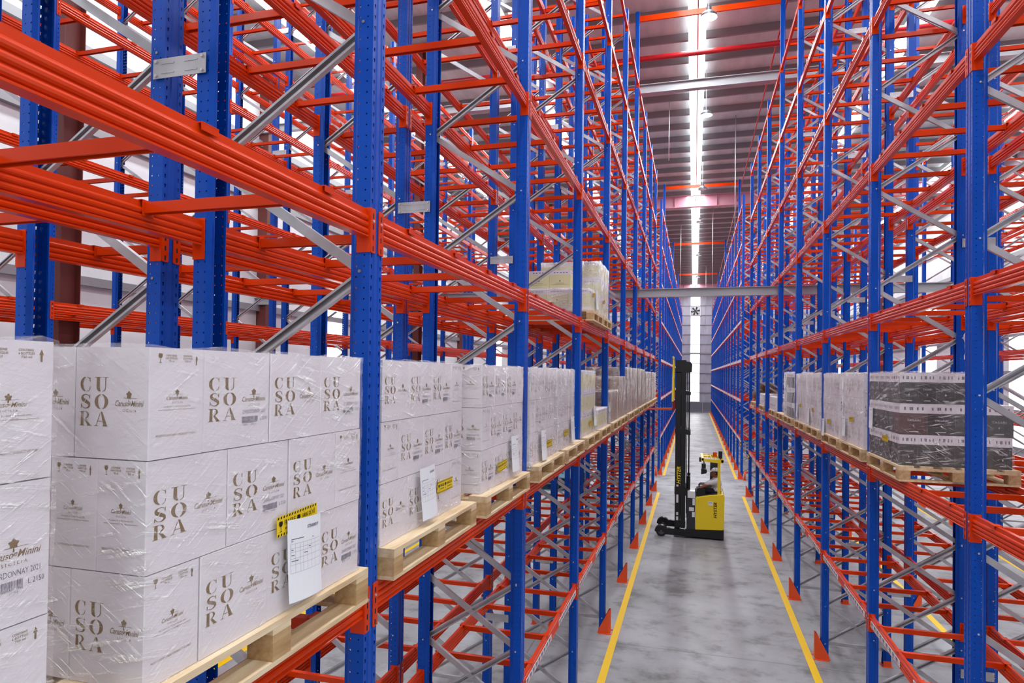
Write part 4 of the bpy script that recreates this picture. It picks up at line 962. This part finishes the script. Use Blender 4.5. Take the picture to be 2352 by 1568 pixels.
# overhead guard
mb = MB()
mb.prism([(.63, 1.18), (.705, 1.20), (.70, 2.14), (.635, 2.14)], YN+.02, YN+.09, 'y'); obj('guard_post', mb, M['tyellow'], T)
mb = MB(); mb.prism([(.66, 1.18), (.72, 1.20), (.72, 2.14), (.665, 2.14)], YF-.09, YF-.02, 'y'); obj('guard_post', mb, M['tyellow'], T)
mb = MB()
for y in (YN, YF-.07): mb.prism([(.22, 2.13), (.30, 2.10), (.62, 2.07), (.76, 2.07), (.78, 2.10), (.78, 2.16), (.30, 2.17), (.22, 2.19)], y, y+.07, 'y')
mb.box(.20, .27, YN, YF, 2.12, 2.19).box(.72, .78, YN, YF, 2.09, 2.16)
for x in (.36, .46, .56, .65): mb.box(x, x+.02, YN+.05, YF-.05, 2.11, 2.165)
mb.box(.27, .45, YF-.35, YF-.05, 2.12, 2.15)
obj('overhead_guard', mb, M['tyellow'], T)
obj('beacon_light', MB().tube([(.58, .1, 2.165), (.58, .1, 2.28)], .055, 14), M['beacon'], T); obj('work_lamp', MB().box(.66, .76, -.35, -.22, 2.17, 2.36).box(.70, .72, -.30, -.27, 2.10, 2.2), M['black'], T)
obj('work_lamp', MB().box(.155, .215, -.55, -.42, 2.08, 2.2), M['black'], T)
obj('display_monitor', MB().bar((.27, -.42, 2.12), (.29, -.42, 2.0), .03, .03).box(.22, .33, -.5, -.34, 1.90, 2.02).prism([(.21, 1.74), (.34, 1.77), (.36, 1.81), (.35, 1.87), (.21, 1.885)], -.52, -.34, 'y'), M['black'], T)
obj('backrest', MB().prism([(.45, 1.28), (.62, 1.28), (.66, 2.02), (.46, 2.06)], .18, .28, 'y'), M['seat'], T)
obj('seat_cushion', MB().prism([(.30, 1.20), (.70, 1.24), (.70, 1.34), (.32, 1.32)], -.2, .2, 'y'), M['seat'], T)
obj('control_console', MB().prism([(.08, 1.13), (.32, 1.16), (.32, 1.31), (.20, 1.36), (.09, 1.33)], -.45, -.05, 'y').tube([(.16, -.35, 1.3), (.16, -.35, 1.42)], .014, 8).ell((.16, -.35, 1.43), (.025, .025, .025)), M['black'], T)
obj('grab_rail', MB().tube([(.08, YN+.03, 1.1), (.06, YN+.03, 1.36)], .015, 8), M['lampoff'], T)
obj('steering_wheel', MB().tube([(.30+.13*math.cos(a), .30+.13*math.sin(a), 1.36) for a in [2*PI*k/20 for k in range(21)]], .014, 8).tube([(.3, .3, 1.22), (.3, .3, 1.36)], .03, 8), M['black'], T)

# ------------------------------------------------------------------ driver
def blob(name, fn, m, parent, vox=.011):
    mb = MB(); fn(mb); o = obj(name, mb, m, parent, smooth=True)
    r = o.modifiers.new('r', 'REMESH'); r.mode = 'VOXEL'; r.voxel_size = vox; r.use_smooth_shade = True
    s_ = o.modifiers.new('s', 'SMOOTH'); s_.iterations = 4; s_.factor = .5; return o
def cap(mb, a, b, r0, r1):
    mb.tube([a, b], [r0, r1], 12); mb.ell(a, (r0,)*3, nu=10, nv=6); mb.ell(b, (r1,)*3, nu=10, nv=6)
D = thing('person', 'person in a white cap and white polo shirt seated in the yellow forklift', 'person', (0, 18.8, 0))
ks = 1.13; D.scale = (ks,)*3; D.location = (.60*(1-ks)+.03, 18.8-.12*(1-ks), 1.33*(1-ks)-.045)
HX, HY, HZ = .55, -.12, 1.735
def body_fn(mb):
    mb.ell((HX, HY, HZ+.02), (.088, .072, .10)); mb.ell((HX-.035, HY, HZ-.045), (.058, .055, .06)); mb.ell((HX-.092, HY, HZ-.008), (.018, .014, .022)); mb.ell((HX-.075, HY, HZ+.03), (.02, .04, .012))
    mb.ell((HX-.070, HY, HZ-.048), (.022, .026, .010)); mb.ell((HX-.07, HY, HZ-.075), (.022, .024, .018))
    for s_ in (-1, 1): mb.ell((HX+.01, HY+s_*.074, HZ-.005), (.018, .010, .03))
    cap(mb, (HX+.015, HY, HZ-.06), (HX+.03, HY, HZ-.17), .052, .056)
    mb.ell((HX+.05, HY, 1.46), (.09, .15, .15)); mb.ell((HX+.04, HY, 1.33), (.10, .15, .09))
    # near arm reaching forward to the console, far arm to the wheel
    for s_, el, wr in ((-1, (.30, -.35, 1.44), (.235, -.36, 1.40)), (1, (.40, .22, 1.40), (.31, .28, 1.385))):
        sh = (HX+.05, HY+s_*.19, 1.56); cap(mb, sh, el, .048, .040); cap(mb, el, wr, .040, .028)
        d = (Vector(wr)-Vector(el)).normalized(); p = Vector(wr)+d*.04; mb.ell(tuple(p), (.042, .036, .022))
        for k in range(4):
            off = (k-1.5)*.017; a = p+d*.025+Vector((0, off, 0)); b = a+d*(.034-.004*abs(k-1.3))+Vector((0, 0, -.008)); c = b+d*.012+Vector((0, 0, -.024)); mb.tube([tuple(a), tuple(b), tuple(c)], [.009, .0085, .007], 8)
        a = p+Vector((0, -s_*.028, 0)); b = a+d*.03+Vector((0, -s_*.016, -.008)); mb.tube([tuple(a), tuple(b)], [.010, .008], 8)
    for s_ in (-1, 1): cap(mb, (HX+.04, HY+s_*.08, 1.31), (.30, HY+s_*.12, 1.34), .07, .055)
    mb.ell((HX+.04, HY, 1.30), (.11, .16, .08))
BODY = blob('person_body', body_fn, M['skin'], D, .009)
def shirt_fn(mb):
    mb.ell((HX+.045, HY, 1.48), (.118, .185, .15)); mb.ell((HX+.04, HY, 1.34), (.128, .18, .10)); mb.tube([(HX+.022, HY, 1.565), (HX+.018, HY, 1.625)], [.085, .068], 14)
    for s_, el in ((-1, (.36, -.325, 1.485)), (1, (.44, .14, 1.45))): cap(mb, (HX+.05, HY+s_*.18, 1.555), el, .066, .060)
blob('polo_shirt', shirt_fn, M['shirt'], D, .010)
def trs_fn(mb):
    for s_ in (-1, 1): cap(mb, (HX+.04, HY+s_*.08, 1.29), (.28, HY+s_*.12, 1.335), .085, .068)
    mb.ell((HX+.04, HY, 1.28), (.125, .175, .08))
blob('trousers', trs_fn, M['trouser'], D, .012)
def hair_fn(mb): mb.ell((HX+.022, HY, HZ+.015), (.082, .080, .088))
blob('hair', hair_fn, M['hair'], D, .009)
mb = MB(); nn = 20
for j in range(6):
    for k in range(nn):
        def q(j, k): th = PI/2*j/6; a = 2*PI*k/nn; return (HX+.012+.102*math.cos(th)*math.cos(a), HY+.090*math.cos(th)*math.sin(a), HZ+.045+.082*math.sin(th))
        mb.face([q(j, k), q(j, k+1), q(j+1, k+1), q(j+1, k)])
for k in range(8):
    a0, a1 = PI-.9+1.8*k/8, PI-.9+1.8*(k+1)/8
    def e(a, r): return (HX+.012+(.100+r)*math.cos(a), HY+(.088+r*.25)*math.sin(a), HZ+.047-r*.25)
    mb.face([e(a0, 0), e(a1, 0), e(a1, .075), e(a0, .075)]); mb.face([(x, y, z+.004) for x, y, z in (e(a0, .075), e(a1, .075), e(a1, 0), e(a0, 0))])
obj('cap', mb, M['shirt'], D, smooth=True)
for s_ in (-1, 1): obj('eye', MB().ell((HX-.078, HY+s_*.030, HZ+.012), (.010, .012, .007)), M['black'], D)
